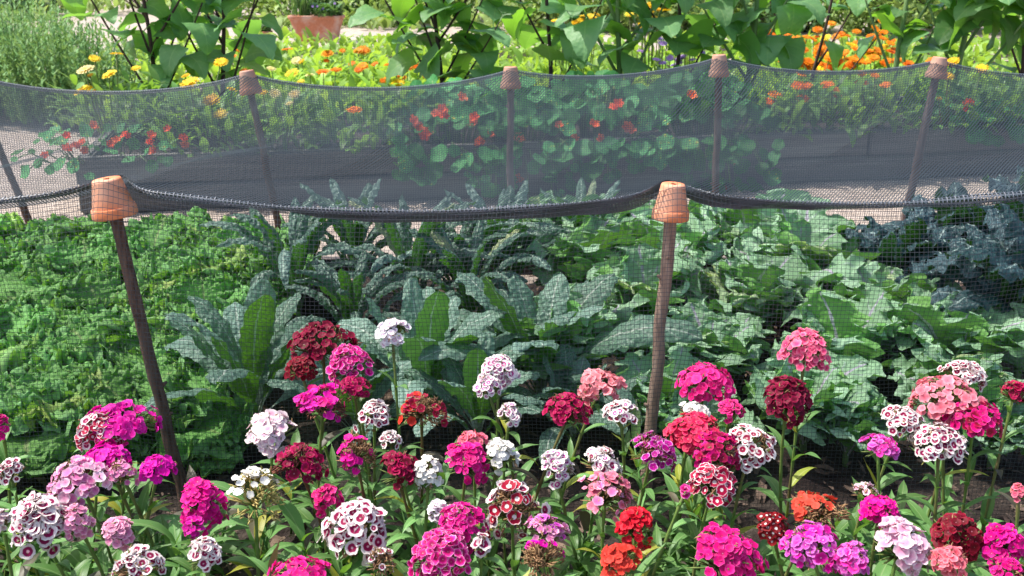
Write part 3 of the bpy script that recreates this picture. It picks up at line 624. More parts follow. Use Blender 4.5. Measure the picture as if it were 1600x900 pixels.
def flower_plant(px, py, w, h, kind, fade, label, fade_kind='faded', seed=0, Yo=None, stem='fl_stem', kind2=None, fr=None, yl=.05):
    global rng
    r = rng = np.random.default_rng(seed)
    Y = Yo if Yo else 2.07 - (py - 520) / 380 * .66
    c = P(px, py, Y); s = depth(c) / 1600
    a = w * s / 2 * 1.07; hgt = h * s / 2 * 1.07
    fr = (fr * .92 if fr else max(.0064, min(.0098, .080 * a + .0045)) * (1.12 if kind.startswith(('ring', 'eye', 'blush', 'palepink')) else 1.0))
    cyme = r.random() < .45 or fade > .25; cyc = [(i * 2.4 + r.random(), (.30 + .62 * ((i * .37 + .2) % 1))) for i in range(int(r.integers(6, 10)))]
    a_ = max(a - fr * .75, fr * .3); h_ = max(hgt - fr * .45, fr * .3)
    base = np.array((c[0] + r.normal() * .045, min(2.085, c[1] + r.normal() * .03 + .02), 0.015))
    root = thing("sweet_william", base, label, "flower", "sweet williams in front of the net")
    hd = MB(); cal = MB()
    nfl = int(2.0 * (a_ * a_ * 2 + a_ * h_ * 2.6) / (fr * fr) * .62) + 5
    nfl = min(nfl, 140)
    ga = 2.39996; tilt = np.array((r.normal() * .2, -.30 + r.normal() * .12, 1.0)); ta, tb, tn = frame(tilt)
    lp_ = r.random(2) * 6.28; gap = r.normal(size=3); gap /= np.linalg.norm(gap)
    for i in range(nfl):
        t = (i + .5) / nfl; cz = 1 - t * 1.12; sz = math.sqrt(max(0, 1 - cz * cz)); ph = i * ga + r.normal() * .15
        if cyme:
            cp, cs = cyc[i % len(cyc)]; q = .46 * math.sqrt(r.random()); qa = r.random() * 6.28
            X_, Y_ = cs * math.cos(cp) + q * math.cos(qa), cs * math.sin(cp) + q * math.sin(qa); sz = min(1.0, math.hypot(X_, Y_)); ph = math.atan2(Y_, X_); cz = math.sqrt(1 - sz * sz) - .12 * sz
        n = ta * math.cos(ph) * sz + tb * math.sin(ph) * sz + tn * cz
        fz = r.random() < .05 + fade * (.70 + .55 * (np.dot(n, gap) > 0))
        lump = 1 + .10 * math.sin(3 * ph + lp_[0]) * sz + .08 * math.sin(5 * ph + lp_[1]) * sz + .06 * r.normal()
        lump *= (.86 + .14 * r.random() if cyme else 1)
        pos = c + np.array((n[0] * a_, n[1] * a_ * .95, n[2] * h_ * 1.34 - h_ * .36)) * lump
        if not fz:
            nn = n * .8 + np.array((0, -.10, .34)) + r.normal(size=3) * .26
            k2 = 1 if (kind2 and r.random() < .35) else 0
            tube(hd, [c - np.array((0, 0, h_ * .5)), pos * .5 + c * .5 - np.array((0, 0, h_ * .2)), pos - nn / np.linalg.norm(nn) * fr * .02], [.0010, .0008, .0008], 3, 2)
            floret(hd, pos, nn, fr * .95 * (1 + .16 * r.normal()), r, k2, cup=.1 + .12 * r.random())
        if fz or i % 2 == 0:
            for q in range(3 if fz else 1):
                d = nrm(n + r.normal(size=3) * .35); spike(cal, pos - d * fr * 1.3 + r.normal(size=3) * .003, d, fr * (1.2 + .5 * r.random()), fr * .16, 1 if fz else 0)
    for i in range(30):                                   # the tuft of calyces inside and under the head
        ph = r.random() * 6.28; el = r.uniform(-.15, 1.3); d = np.array((math.cos(ph) * math.cos(el), math.sin(ph) * math.cos(el), math.sin(el)))
        ce = c - np.array((0, 0, h_ * .55))
        spike(cal, ce + d * np.array((a_, a_, h_)) * .25, d, .55 * (a_ * math.cos(el) + h_ * math.sin(el)) + .004, fr * .17, 0 if r.random() > fade else 1)
    mats = [M['f_' + kind], M['f_' + (kind2 or kind)], M['calyx']]
    o = hd.build("flower_head", mats, root); o.location = -base
    # stem, bracts and leaf pairs
    st = MB(); top = c - np.array((0, 0, h_ * .5)); n = 14; t = np.linspace(0, 1, n)[:, None]
    mid = (base + top) / 2 + np.array((r.normal() * .02, r.normal() * .02, 0))
    pts = (1 - t) ** 2 * base + 2 * t * (1 - t) * mid + t ** 2 * top; pts[0, 2] -= .02
    nodes = [k for k in (2, 4, 6, 8, 10, 12)]; rad = np.full(n, .0026); rad[nodes] = .0036
    tube(st, pts, rad, 8)
    for q in range(5):
        d = np.array((math.cos(q * 1.26) * .8, math.sin(q * 1.26) * .8, .62)); tube(st, [top - np.array((0, 0, .006)), top + d * np.array((a_, a_, h_)) * .3, top + d * np.array((a_, a_, h_)) * .55], [.0022, .0019, .0015], 5)
    o = st.build("stem", M[stem], root); o.location = -base
    o = cal.build("calyces", [M['calyx'], M[fade_kind]], root); o.location = -base
    lf = MB(); az0 = r.random() * 3.14
    for j, k in enumerate(nodes):
        for sd in (0, math.pi):
            if r.random() < .1: continue
            L = (.085 + .04 * r.random()) * (1 - .09 * j); mt = 1 if r.random() < yl else (2 if r.random() < .05 else 0)
            leaf(lf, pts[k], az0 + j * 1.57 + sd + r.normal() * .2, L, L * (.10 + .03 * r.random()), p_lance, 5, 10, R(48 + 12 * r.normal()), R(62 + 22 * r.normal()), 1.2, fold=.25, ruffle=.08, rf=1.3, mat=mt, twist=.1 * r.normal())
    o = lf.build("leaves", [M['sw_leaf'], M['sw_leaf_yellow'], M['sw_leaf_dark']], root); o.location = -base
    return root
FL = [
 # px, py, w, h, kind, fade, label, extra
 (505, 537, 112, 66, 'crimson', .30, "wide deep crimson head, highest of the dark blooms, beside the white head", dict(fade_kind='faded_red', stem='fl_stem_red')),
 (470, 575, 50, 34, 'crimson', .15, "small crimson cluster tucked under the wide deep crimson head", dict(fade_kind='faded_red')),
 (546, 567, 74, 60, 'rosering', .05, "hot pink head just below the wide deep crimson head", {}),
 (556, 603, 54, 30, 'red', .35, "sparse red florets under the hot pink head by the crimson blooms", dict(fade_kind='faded_red')),
 (613, 516, 64, 36, 'ringfine', .05, "white head with faint pink rings standing alone before the palm kale", {}),
 (505, 626, 92, 52, 'purple', .55, "half faded magenta head with gaps above the blush white head", dict(fade_kind='faded_red', kind2='magenta')),
 (585, 646, 64, 42, 'ring', .12, "small white head with crimson rings left of the brown red head", {}),
 (658, 638, 84, 46, 'red', .62, "mostly withered brown head with red florets on top", dict(stem='fl_stem_red', kind2='scarlet')),
 (425, 673, 92, 62, 'blush', .08, "blush white head before the broad palm kale leaves", {}),
 (467, 721, 84, 54, 'red', .42, "dark red drying head right below the blush white head", dict(fade_kind='faded_red', stem='fl_stem_red', kind2='crimson')),
 (555, 706, 74, 62, 'hotpink', .72, "dry brown head with a few hot pink florets on top", dict(stem='fl_stem_red')),
 (610, 688, 38, 30, 'ring', .05, "tiny white head with crimson rings beside the dry brown head", {}),
 (622, 733, 70, 58, 'red', .12, "ruby red head with rounded florets left of the plain white head", dict(stem='fl_stem_red', kind2='crimson')),
 (669, 735, 46, 44, 'white', .05, "small plain white head between ruby red and magenta heads", {}),
 (728, 720, 76, 60, 'hotpink', .0, "dense magenta ball overlapping a plain white head", dict(kind2='magenta')),
 (738, 688, 50, 28, 'pinkcoral', .0, "coral head peeping out above the dense magenta ball", {}),
 (780, 710, 58, 50, 'white', .0, "pure white rounded head tucked behind the dense magenta ball", {}),
 (779, 577, 56, 44, 'ringpink', .05, "white head with pink rings, tallest of the slender trio", {}),
 (762, 603, 42, 32, 'ringpink', .1, "white pink-ringed cluster hanging under the tallest of the slender trio", {}),
 (796, 647, 40, 38, 'ringpink', .05, "small round white pink-ringed head, lowest of the slender trio", {}),
 (887, 641, 78, 54, 'red', .38, "red head with dark withered gaps beside the salmon head", dict(fade_kind='faded_red', stem='fl_stem_red')),
 (937, 600, 82, 46, 'salmon', .0, "ruffled salmon pink head left of the pale front stake", {}),
 (970, 644, 58, 38, 'ring', .2, "white crimson-ringed head under the ruffled salmon head", dict(kind2='ringpink')),
 (869, 727, 58, 54, 'ringpink', .08, "white pink-ringed head left of its twin below the red head", {}),
 (937, 723, 74, 46, 'ring', .2, "wide white crimson-ringed head above the fading pink head", dict(kind2='ringpink')),
 (1018, 703, 88, 44, 'plumedge', .45, "loose plum pink head with pale petal edges at the pale stake's foot", dict(fade_kind='faded_red')),
 (945, 770, 88, 66, 'salmon', .4, "fading pale salmon head behind yellow leaves above the scarlet head", dict(kind2='pink', yl=.6)),
 (992, 822, 66, 66, 'scarlet', .05, "bright scarlet head rising beside yellow leaves", dict(yl=.35)),
 (970, 874, 60, 48, 'scarlet', .15, "smaller scarlet head below the bright scarlet one", {}),
 (800, 788, 98, 84, 'ring', .5, "large half withered white head with scattered crimson-ringed florets", dict(kind2='eye', fr=.013)),
 (722, 816, 84, 66, 'magenta', .05, "deep magenta head left of the large half withered white head", dict(kind2='rosering')),
 (692, 864, 88, 74, 'rosering', .05, "rose pink head with darker rings below the deep magenta head", {}),
 (752, 850, 30, 36, 'ring', .05, "few white crimson-ringed florets beside the rose pink head", dict(fr=.0125)),
 (556, 826, 98, 88, 'ring', .03, "big white head with bold crimson rings at front centre left", dict(fr=.0135)),
 (594, 877, 54, 46, 'ring', .7, "withered pale brown head below the big crimson-ringed one", {}),
 (852, 826, 68, 44, 'pink', .3, "fading light pink head right of the large half withered white head", dict(kind2='orchid')),
 (848, 870, 80, 50, 'purple', .8, "withered brown head with two purple florets at the front", {}),
 (685, 797, 38, 34, 'ringfine', .05, "small white head touching the deep magenta head's left side", {}),
 (511, 778, 50, 44, 'magenta', .0, "small magenta head alone on dark foliage above the big ringed head", {}),
 (398, 772, 100, 84, 'white', .82, "large withered golden head with a few white florets", dict(fade_kind='faded_gold', yl=.3)),
 (316, 786, 66, 74, 'hotpink', .0, "hot pink head beside the withered golden head", {}),
 (302, 822, 36, 30, 'purple', .0, "small purple pink cluster under the hot pink head", {}),
 (318, 865, 60, 52, 'ring', .05, "white crimson-ringed head below the small purple pink cluster", {}),
 (215, 882, 84, 56, 'ring', .45, "half faded white crimson-ringed head at the bottom left", {}),
 (61, 816, 100, 86, 'ring', .02, "big white crimson-ringed head beside the pink heads at left", dict(fr=.0132)),
 (121, 812, 44, 48, 'pink', .02, "small pink head touching the big white crimson-ringed head", {}),
 (187, 829, 56, 52, 'pink', .02, "pink head standing free below the pale pink cluster", {}),
 (128, 748, 96, 60, 'pink', .1, "wide pale pink head under the purple magenta heads", dict(kind2='palepink')),
 (191, 738, 46, 46, 'pink', .6, "faded pink brown head beneath the purple magenta florets", {}),
 (188, 656, 116, 52, 'purple', .02, "wide bright purple magenta head beside the leaning stake", {}),
 (157, 673, 70, 56, 'eye', .1, "white and crimson head in front of the wide purple magenta head", dict(kind2='ring')),
 (166, 714, 70, 34, 'purple', .02, "purple magenta florets below the white and crimson head", {}),
 (246, 730, 60, 40, 'purple', .0, "small purple magenta head touching the leaning stake's foot", {}),
 (16, 736, 40, 36, 'ring', .25, "small white crimson-ringed head at the left edge", {}),
 (2, 664, 26, 38, 'magenta', .1, "magenta head cut off by the left edge", {}),
 (4, 812, 30, 32, 'blush', .1, "pale florets at the left edge by the big ringed head", {}),
 (1100, 595, 86, 48, 'hotpink', .05, "wide magenta head just right of the pale front stake", dict(kind2='magenta')),
 (1142, 640, 46, 32, 'hotpink', .0, "small magenta head below the wide magenta head", {}),
 (1083, 644, 60, 34, 'white', .1, "white head behind the coral red one by the pale stake", {}),
 (1086, 672, 82, 50, 'coral', .02, "coral red head in front of a white one", {}),
 (1122, 704, 74, 58, 'red', .18, "crimson pink head between coral and white ringed heads", dict(kind2='magenta')),
 (1172, 696, 78, 56, 'ring', .22, "loose white crimson-ringed head right of the crimson pink head", {}),
 (1114, 754, 72, 56, 'eye', .12, "red head with white eyes and white petal rims", dict(fr=.0125)),
 (1070, 768, 16, 16, 'rosering', .0, "single rose pink bloom left of the white-eyed red head", dict(fr=.009)),
 (1126, 866, 130, 94, 'magenta', .02, "very large dense magenta head at the front", dict(kind2='hotpink')),
 (1208, 823, 46, 46, 'eyedark', .03, "dark crimson head with white eyes", {}),
 (1278, 796, 100, 52, 'scarlet', .8, "withered brown head with red florets behind the orchid head", {}),
 (1268, 848, 84, 58, 'orchid', .2, "bright orchid head in front of the withered brown and red one", dict(kind2='purple')),
 (1330, 872, 56, 50, 'orchid', .1, "second orchid head below the pale pink ball's left side", dict(kind2='purple')),
 (1375, 796, 60, 42, 'hotpink', .05, "magenta head above the pale pink ball", {}),
 (1352, 768, 44, 28, 'palepink', .6, "faded whitish head behind the magenta one above the pale ball", {}),
 (1404, 850, 102, 80, 'palepink', .0, "large pale pink ball beside the dark crimson head", dict(fr=.013)),
 (1495, 834, 74, 60, 'crimson', .1, "dark crimson head right of the large pale pink ball", {}),
 (1566, 846, 72, 56, 'hotpink', .0, "vivid pink head in the lower right corner", {}),
 (1482, 872, 54, 36, 'pinkcoral', .05, "coral pink head under the dark crimson head", {}),
 (1572, 886, 50, 26, 'magenta', .1, "magenta florets under the vivid pink head at lower right", {}),
 (1373, 698, 64, 38, 'orchid', .02, "small orchid pink head before the frilly kale", dict(kind2='purple')),
 (1409, 656, 62, 40, 'ring', .05, "white crimson-ringed head left of the salmon head", {}),
 (1468, 688, 76, 48, 'ring', .03, "white head with bold crimson rings below the salmon head", {}),
 (1480, 622, 108, 60, 'salmon', .05, "broad salmon pink head on the right", {}),
 (1522, 651, 86, 46, 'magenta', .22, "crimson pink head overlapping the broad salmon head", dict(kind2='red', fade_kind='faded_red')),
 (1507, 583, 70, 42, 'ring', .05, "white crimson-ringed head above the broad salmon head", {}),
 (1584, 614, 46, 44, 'red', .3, "red head fading at the right edge above dark soil", dict(fade_kind='faded_red')),
 (1592, 770, 32, 32, 'pinkcoral', .02, "coral pink head cut off by the right edge", {}),
 (1230, 622, 72, 66, 'crimson', .0, "tall dark crimson ball before the frilly kale", {}),
 (1258, 544, 70, 56, 'pinkcoral', .03, "coral pink head, highest bloom, before the frilly kale", {}),
 (467, 894, 88, 26, 'hotpink', .05, "magenta head cut off by the bottom edge", {}),
]
for i, (px, py, w, h, k, fd, lab, ex) in enumerate(FL): flower_plant(px, py, w, h, k, fd, lab, seed=1000 + i, **ex)
# leafy shoots without flowers, too many to count
rng = r = np.random.default_rng(55); mb = MB()
for i in range(290):
    y = r.uniform(1.28, 2.08); hw = .78 * (y * .95 + .4); x = r.uniform(-hw, hw); H = r.uniform(.06, .26) * (1.15 - .35 * (y - 1.3))
    if y > 1.85 and r.random() < .5: continue
    p = np.array((x, y, .01)); ln = np.array((r.normal() * .15, r.normal() * .15, 1)); az0 = r.random() * 3
    nn = int(3 + H / .035)
    tube(mb, [p, p + ln * H * .5, p + ln * H], [.003, .0028, .002], 5, 0, lp=(.3, .5, r.random()))
    for j in range(nn):
        q = p + ln * H * (j + 1) / nn
        for sd in (0, math.pi):
            L = .07 + .06 * r.random()
            leaf(mb, q, az0 + j * 1.4 + sd, L, L * (.095 + .035 * r.random()), p_lance, 5, 9, R(52 + 12 * r.normal()), R(65 + 25 * r.normal()), 1.2, fold=.25, ruffle=.08, rf=1.3, mat=(1 if r.random() < .05 else 2 if r.random() < .05 else 0), twist=.1 * r.normal())
tag(mb.build("leafy_undergrowth", [M['sw_leaf'], M['sw_leaf_yellow'], M['sw_leaf_dark']]), kind='stuff')

# ------------------------------------------------------------------ raised bed plants
def p_heart(v): return (min(1, v / .10) ** .5) * (1 - max(0, v - .12) / .88) ** .62 * (1 + .1 * math.sin(min(1, v / .5) * 3.14)) if v < .995 else .02
def disc_leaf(mb, c, n, rad, r):
    a, b, n = frame(n); ph = np.linspace(0, 2 * np.pi, 18, endpoint=False); rr = np.array([.03, .4, .75, 1.0]); p0 = r.random() * 6
    out = 1 + .05 * np.cos(5 * ph + p0) + .03 * r.standard_normal(18)
    zz = (.10 * rr[:, None] ** 2 * (1 + .9 * np.cos(3 * ph + p0)) + .04 * r.standard_normal((4, 18)) * rr[:, None])
    R_ = rr[:, None] * out
    Pt = c + rad * ((R_ * np.cos(ph))[..., None] * a + (R_ * np.sin(ph))[..., None] * b + zz[..., None] * n)
    mb.grid(Pt, np.stack([np.repeat(rr[:, None], 18, 1), np.repeat(ph[None] / 6.3, 4, 0), np.full((4, 18), r.random())], -1), 0, wrap=True, flip=True)
    return n
def daisy(name, c, n, rad, mat, parent, r, base):
    mb = MB()
    floret(mb, c, n, rad, r, 0, cup=-.04, lobes=16, nphi=64, depth_=.34); floret(mb, c + n / np.linalg.norm(n) * rad * .07, n, rad * .72, r, 0, cup=.08, lobes=13, nphi=52, depth_=.3)
    o = mb.build(name, mat, parent); o.location = -base; return o
# nasturtiums
NS = [  # s range along bed, z top, number of leaves, overhang, flowers (px, py), label
 ((-.28, .50), .40, 22, .08, [(145,197),(104,212),(105,232),(128,222),(132,235),(70,243),(182,220),(196,212),(234,222),(240,236),(236,212),(286,216),(288,228),(262,202),(172,226),(118,228)], "low trailing nasturtium with many red blooms at the bed's left end"),
 ((1.62, 2.32), .60, 70, .26, [(721,153),(690,172),(682,179),(695,182),(668,207),(662,215),(742,184),(736,194),(766,210),(750,222),(645,190),(652,200)], "nasturtium with clustered red blooms left of the upright back stake"),
 ((2.12, 2.62), .60, 60, .46, [(808,281),(792,287),(810,217),(873,197)], "nasturtium trailing down the timber right behind the upright stake"),
 ((2.48, 3.22), .62, 95, .20, [(966,163),(960,168),(978,198),(984,205),(898,217),(872,236),(936,218),(928,195)], "nasturtium with scattered red blooms between two upright back stakes"),
 ((3.18, 3.86), .62, 100, .44, [(1150,252),(1128,296),(1080,150)], "broad leaved nasturtium tumbling over the timber by the slim stake"),
 ((5.0, 5.7), .48, 50, .10, [(1515,160),(1510,172),(1506,165)], "dark nasturtium with one red bloom at the bed's right end")]
for k, (s0, s1_) in enumerate([(a[0], a) for a in NS]):
    (sa, sb), zt, nl, oh, fls, lab = s1_
    rng = r = np.random.default_rng(700 + k); base = bedpt((sa + sb) / 2, .25, .25)
    root = thing("nasturtium", base, lab, "plant", "nasturtiums in the raised bed")
    mb = MB(); st = MB()
    for i in range(int(nl * 2.6)):
        s = r.uniform(sa, sb); q = r.random()
        if q < .28: t, z = r.uniform(-.16, -.05), .30 - oh * r.random() ** 1.3 * (1 - abs((s - (sa + sb) / 2) / (sb - sa)))
        else: t, z = r.uniform(-.06, .55), None
        if z is None:
            e = 1 - abs((s - (sa + sb) / 2) / ((sb - sa) * .62)) ** 2.5; z = .30 + (zt - .30) * max(.1, e) * (.55 + .45 * r.random()) * min(1, .35 + (t + .1) * 2.2)
        c = bedpt(s, t, z); n = np.array((r.normal() * .5, -.7 + r.normal() * .35, .75 + r.normal() * .3))
        disc_leaf(mb, c, n, r.uniform(.024, .056) * (.72 if k == 0 else 1), r)
        b0 = bedpt((s * .6 + (sa + sb) * .2), max(.02, t * .5 + .1), .26); m_ = (b0 + c) / 2 + np.array((0, -.02, .05))
        if i % 2 == 0: tube(mb, [b0, m_, c], [.004, .0035, .003], 5, 1)
    o = mb.build("foliage", [M['nast'], M['stem_green']], root); o.location = -base
    for (px, py) in fls:
        Yf = 5.12 + (px - 112) / 1488 * 1.06 - .02
        c = P(px, py, Yf); fb = MB()
        floret(fb, c, np.array((r.normal() * .4, -.7, .8 + r.normal() * .3)), r.uniform(.027, .036) * (.8 if k == 0 else 1), r, cup=.45, lobes=5, nphi=25, depth_=.4)
        floret(fb, c + np.array((.008, -.006, .0)), np.array((r.normal() * .5, -.8, .6)), .020, r, cup=.5, lobes=5, nphi=25, depth_=.4)
        o = fb.build("flower", M['f_nast'], root); o.location = -base
# marigolds
p_blade = lambda v: math.sin(min(1, v * .9 + .1) * math.pi) ** .7 if v < .97 else .04
def bush(mb, base, rx, H, n, r, L0=.11, wr=.16):
    for i in range(n):
        a = r.random() * 6.28; q = math.sqrt(r.random()); b = base + np.array((math.cos(a) * rx * q, math.sin(a) * rx * q, H * (.05 + .8 * r.random() * (1 - .4 * q * q))))
        L = L0 * (.7 + .7 * r.random()); leaf(mb, b, a + r.normal() * .9, L, L * wr, p_blade, 3, 6, R(55 + 20 * r.normal()), R(60 + 25 * r.normal()), 1.2, fold=.2)
MG = 0
def marigold(px, py, Y, zg, rx, H, n, flowers, label, group, L0=.11, leafm='cal_leaf'):
    global rng, MG
    MG += 1; rng = r = np.random.default_rng(800 + MG)
    c = P(px, py, Y); base = np.array((c[0], Y, zg))
    root = thing("marigold", base, label, "flower", group)
    mb = MB(); bush(mb, np.zeros(3), rx, H, n, r, L0); st = MB()
    for (fx_, fy_, rad, m) in flowers:
        p = P(fx_, fy_, Y + r.uniform(-.06, .02) - rx * .5); p_ = p - base
        tilt = np.array((r.normal() * .25, -.45 + r.normal() * .2, 1.0))
        daisy("flower_head", p, tilt, rad * 1.22, M[m], root, r, base)
        tube(mb, [np.array((p_[0] * .4, p_[1] * .4, 0)), np.array((p_[0] * .8, p_[1] * .8, p_[2] * .5)), p_ - np.array((0, 0, .004))], [.005, .0045, .004], 6, 1)
    mb.build("foliage", [M[leafm], M['fl_stem']], root)
O, Yl, Pl = 'f_calorange', 'f_calyellow', 'f_calpale'
zb = .255
gb = "marigolds growing in the raised bed"
marigold(330, 200, 5.55, zb, .30, .40, 190, [(330, 156, .040, Yl), (344, 177, .033, Yl), (296, 129, .045, Yl), (362, 139, .024, Yl)], "marigold bush with two round yellow blooms left of the tilted pot", gb)
marigold(430, 200, 5.65, zb, .30, .36, 190, [(411, 144, .022, Yl), (430, 146, .029, Pl), (460, 147, .028, Pl), (452, 161, .02, Pl)], "marigold bush with pale yellow blooms right of the tilted pot", gb)
marigold(545, 205, 5.7, zb, .30, .34, 190, [(553, 171, .036, O)], "marigold bush with a single orange bloom over the timber", gb)
marigold(630, 190, 5.85, zb, .26, .38, 150, [], "leafy marigold bush without blooms left of the red nasturtiums", gb)
marigold(1215, 180, 6.15, zb, .26, .40, 170, [(1211, 147, .038, O), (1201, 158, .033, O), (1204, 182, .026, O), (1247, 133, .034, O), (1260, 134, .03, O)], "orange marigold bush just right of the slim back stake", gb)
marigold(1300, 180, 6.2, zb, .28, .40, 190, [(1255, 153, .034, O), (1293, 132, .036, O), (1301, 138, .037, O), (1308, 150, .022, O)], "orange marigold bush in the middle of the right bed", gb)
marigold(1385, 175, 6.25, zb, .28, .40, 190, [(1346, 129, .036, O), (1384, 132, .03, O), (1367, 117, .028, O), (1346, 114, .026, O)], "orange marigold bush left of the knotty grey stake", gb)
marigold(1490, 180, 6.3, zb, .28, .40, 190, [(1481, 118, .034, Yl), (1488, 96, .036, Yl), (1467, 154, .016, Yl), (1534, 107, .032, Yl)], "yellow marigold bush right of the knotty grey stake", gb)
marigold(1580, 180, 6.35, zb, .28, .38, 170, [], "leafy marigold bush without blooms at the right edge", gb)
marigold(165, 150, 6.2, zb, .28, .42, 150, [(133, 108, .045, Pl), (128, 140, .046, Yl), (146, 139, .034, Yl), (141, 117, .018, Yl), (170, 116, .04, Yl), (148, 91, .03, Yl), (212, 106, .026, Yl), (182, 84, .03, Yl)], "yellow marigold bush beside the feathery green shrub", gb)
marigold(255, 165, 6.0, zb, .28, .42, 170, [(290, 118, .024, Yl), (345, 97, .036, Yl)], "marigold bush at the foot of the dark branching stems", gb)
# marigold meadow beyond
gm = "marigolds in the meadow beyond the bed"
FM = [((505, 112, .05, O), (525, 109, .04, O), (484, 117, .035, Pl), (470, 127, .028, Yl)), ((456, 114, .052, Yl), (424, 107, .034, Pl)), ((567, 103, .05, O), (560, 109, .035, O), (585, 100, .035, O)), ((622, 130, .05, Yl), (607, 101, .036, O), (620, 99, .036, O), (606, 122, .03, O), (598, 126, .025, O)),
      ((632, 107, .04, O), (628, 112, .04, O), (637, 106, .04, O), (615, 115, .04, O), (627, 119, .04, O)), ((668, 118, .036, O), (676, 122, .03, O), (651, 104, .035, O), (682, 104, .03, O)), ((449, 77, .05, O), (422, 77, .04, O)), ((511, 83, .055, O), (510, 95, .03, O), (535, 79, .03, O)), ((568, 78, .06, O), (560, 79, .05, O)), ((463, 94, .045, Pl), (471, 96, .03, Yl), (550, 99, .03, O)),
      ((384, 96, .04, O), (381, 112, .04, O), (362, 88, .04, O), (350, 100, .04, Yl)), ((398, 88, .03, O), (372, 78, .035, O))]
labs = ["meadow marigold with paired orange blooms right of the tilted pot's top", "meadow marigold with one large golden yellow bloom near the tilted pot", "meadow marigold with a twin orange bloom in the middle of the gap", "meadow marigold with a low golden bloom nearest the net's sag",
        "meadow marigold with a dense orange cluster left of the heart-leaved plant", "meadow marigold with small orange blooms under the heart-leaved branches", "far marigold with flat orange blooms below the trough's left corner", "far marigold with orange blooms below the trough's middle", "far marigold with wide orange blooms right of the trough", "meadow marigold with pale cream blooms in mid meadow",
        "orange marigold seen between the dark stems and the tilted pot", "far orange marigold behind the tilted pot beside the small round pot"]
for fl, lb in zip(FM, labs):
    mx = sum(f[0] for f in fl) / len(fl); my = sum(f[1] for f in fl) / len(fl)
    Y = 7.9 + (125 - my) / 50 * 3.6; Y = max(7.85, min(12, Y)); marigold(mx, my, Y, .01, .26, .34, 90, fl, lb, gm, .15, 'field')
r2 = np.random.default_rng(31)
spots = ["under the heart leaves", "by the pale yellow herbs", "near the far shrubs", "before the purple blooms", "in the densest orange patch", "below a drooping leaf", "between two green stalks", "at the meadow's sunny middle", "near the frame's right", "beneath the leaning branch", "beside the broad stalk", "at the back of the patch", "against the dark leaves", "in the gap of leaves"]
for i in range(14):
    px = 1195 + 15 * i + r2.normal() * 6; py = 62 + 9 * (i % 5) + r2.normal() * 3; Y = 8.3 + (105 - py) / 45 * 4
    fl = [(px + r2.normal() * 22, py + r2.normal() * 9, r2.uniform(.035, .055), O if r2.random() < .85 else Yl) for _ in range(9)]
    marigold(px, py, Y, .01, .3, .36, 80, fl, f"orange marigold clump behind the right bed, {spots[i]}", gm, .15, 'field')
for px, py, m, lb in [(1085, 70, 'f_lilac', "purple flowered plant left of the slim back pot"), (1040, 85, 'f_lilac', "lilac flowered plant behind the hanging withered leaf"), (870, 60, 'f_lilac', "lilac flowered plant behind the green stalks"), (1020, 25, Yl, "yellow flowered plant behind the thick green stalk"), (905, 30, Yl, "yellow flowered plant high behind the heart-leaved plants")]:
    marigold(px, py, 9.6, .01, .4, .42, 110, [(px + r2.normal() * 18, py + r2.normal() * 10, .035, m) for _ in range(14)], lb, "tall flowers behind the bed", .14, 'field')
# meadow leaves
rng = r = np.random.default_rng(61); mb = MB()
for i in range(6800):
    y = 7.6 + 7.6 * r.random() ** 1.2; x = r.uniform(-3.2 - .42 * max(0, min(y, 13) - 8.3), .62 * y); H = r.uniform(.05, .30)
    L = r.uniform(.10, .22); leaf(mb, np.array((x, y, H * .6)), r.random() * 6.28, L, L * r.uniform(.12, .3), p_blade, 3, 5, R(60 + 18 * r.normal()), R(60 + 25 * r.normal()), 1.2, fold=.2)
tag(mb.build("meadow_foliage", M['field']), kind='stuff')

# heart-leaved branching plants (tops reach above the picture)
def heart_plant(px, py, Y, kind, H, forks, nleaf, label, seed, lean_=0.0, Lm=1.0):
    global rng
    rng = r = np.random.default_rng(seed)
    c = P(px, py, Y); base = np.array((c[0], Y, .25 if Y < 7.3 else .01))
    root = thing("heart_leaved_plant", base, label, "plant", "heart leaved plants along the raised bed")
    st = MB(); lf = MB(); R0 = .022 if kind == 'stem_green' else .016
    n = 16; t = np.linspace(0, 1, n)
    main = np.stack([lean_ * t * H + .02 * np.sin(t * 5 + r.random() * 6), .02 * np.sin(t * 4 + r.random() * 6), t * H], -1)
    tube(st, main, R0 * (1 - .5 * t), 9, bump=.02)
    axes = [(main, .12)]
    for k in range(forks):
        i = 1 + int((n * .55) * k / max(1, forks)); a = (k % 2) * math.pi + r.normal() * .5; LB = H * r.uniform(.5, .8); e = R(r.uniform(48, 66)); tt = np.linspace(0, 1, 10)
        d = np.array((math.cos(a) * math.cos(e), math.sin(a) * math.cos(e) * .6, math.sin(e)))
        br = main[i] + d * (tt * LB)[:, None] + np.array((0, 0, 1))[None] * (.12 * LB * tt ** 2)[:, None]
        tube(st, br, R0 * .55 * (1 - .55 * tt), 7); axes.append((br, .25))
    o = st.build("stem", M[kind], root)
    for k in range(nleaf):
        ax, t0 = axes[k % len(axes)]; f = r.uniform(t0, 1); i = min(len(ax) - 1, int(f * len(ax))); p = ax[i]
        if p[2] > H * 1.05: continue
        L = r.uniform(.26, .46) * (1.05 - .25 * f) * Lm
        leaf(lf, p, r.random() * 6.28, L, L * r.uniform(.31, .42), p_heart, 9, 15, R(28 + 24 * r.normal()), R(98 + 34 * r.normal()), 1.0, fold=.16, curl=-.06, ruffle=.06, rf=2, pet=.28, pw=.0035, roll=.35 * r.normal(), tooth=.03, tf=10)
    lf.build("foliage", M['sun_leaf'], root)
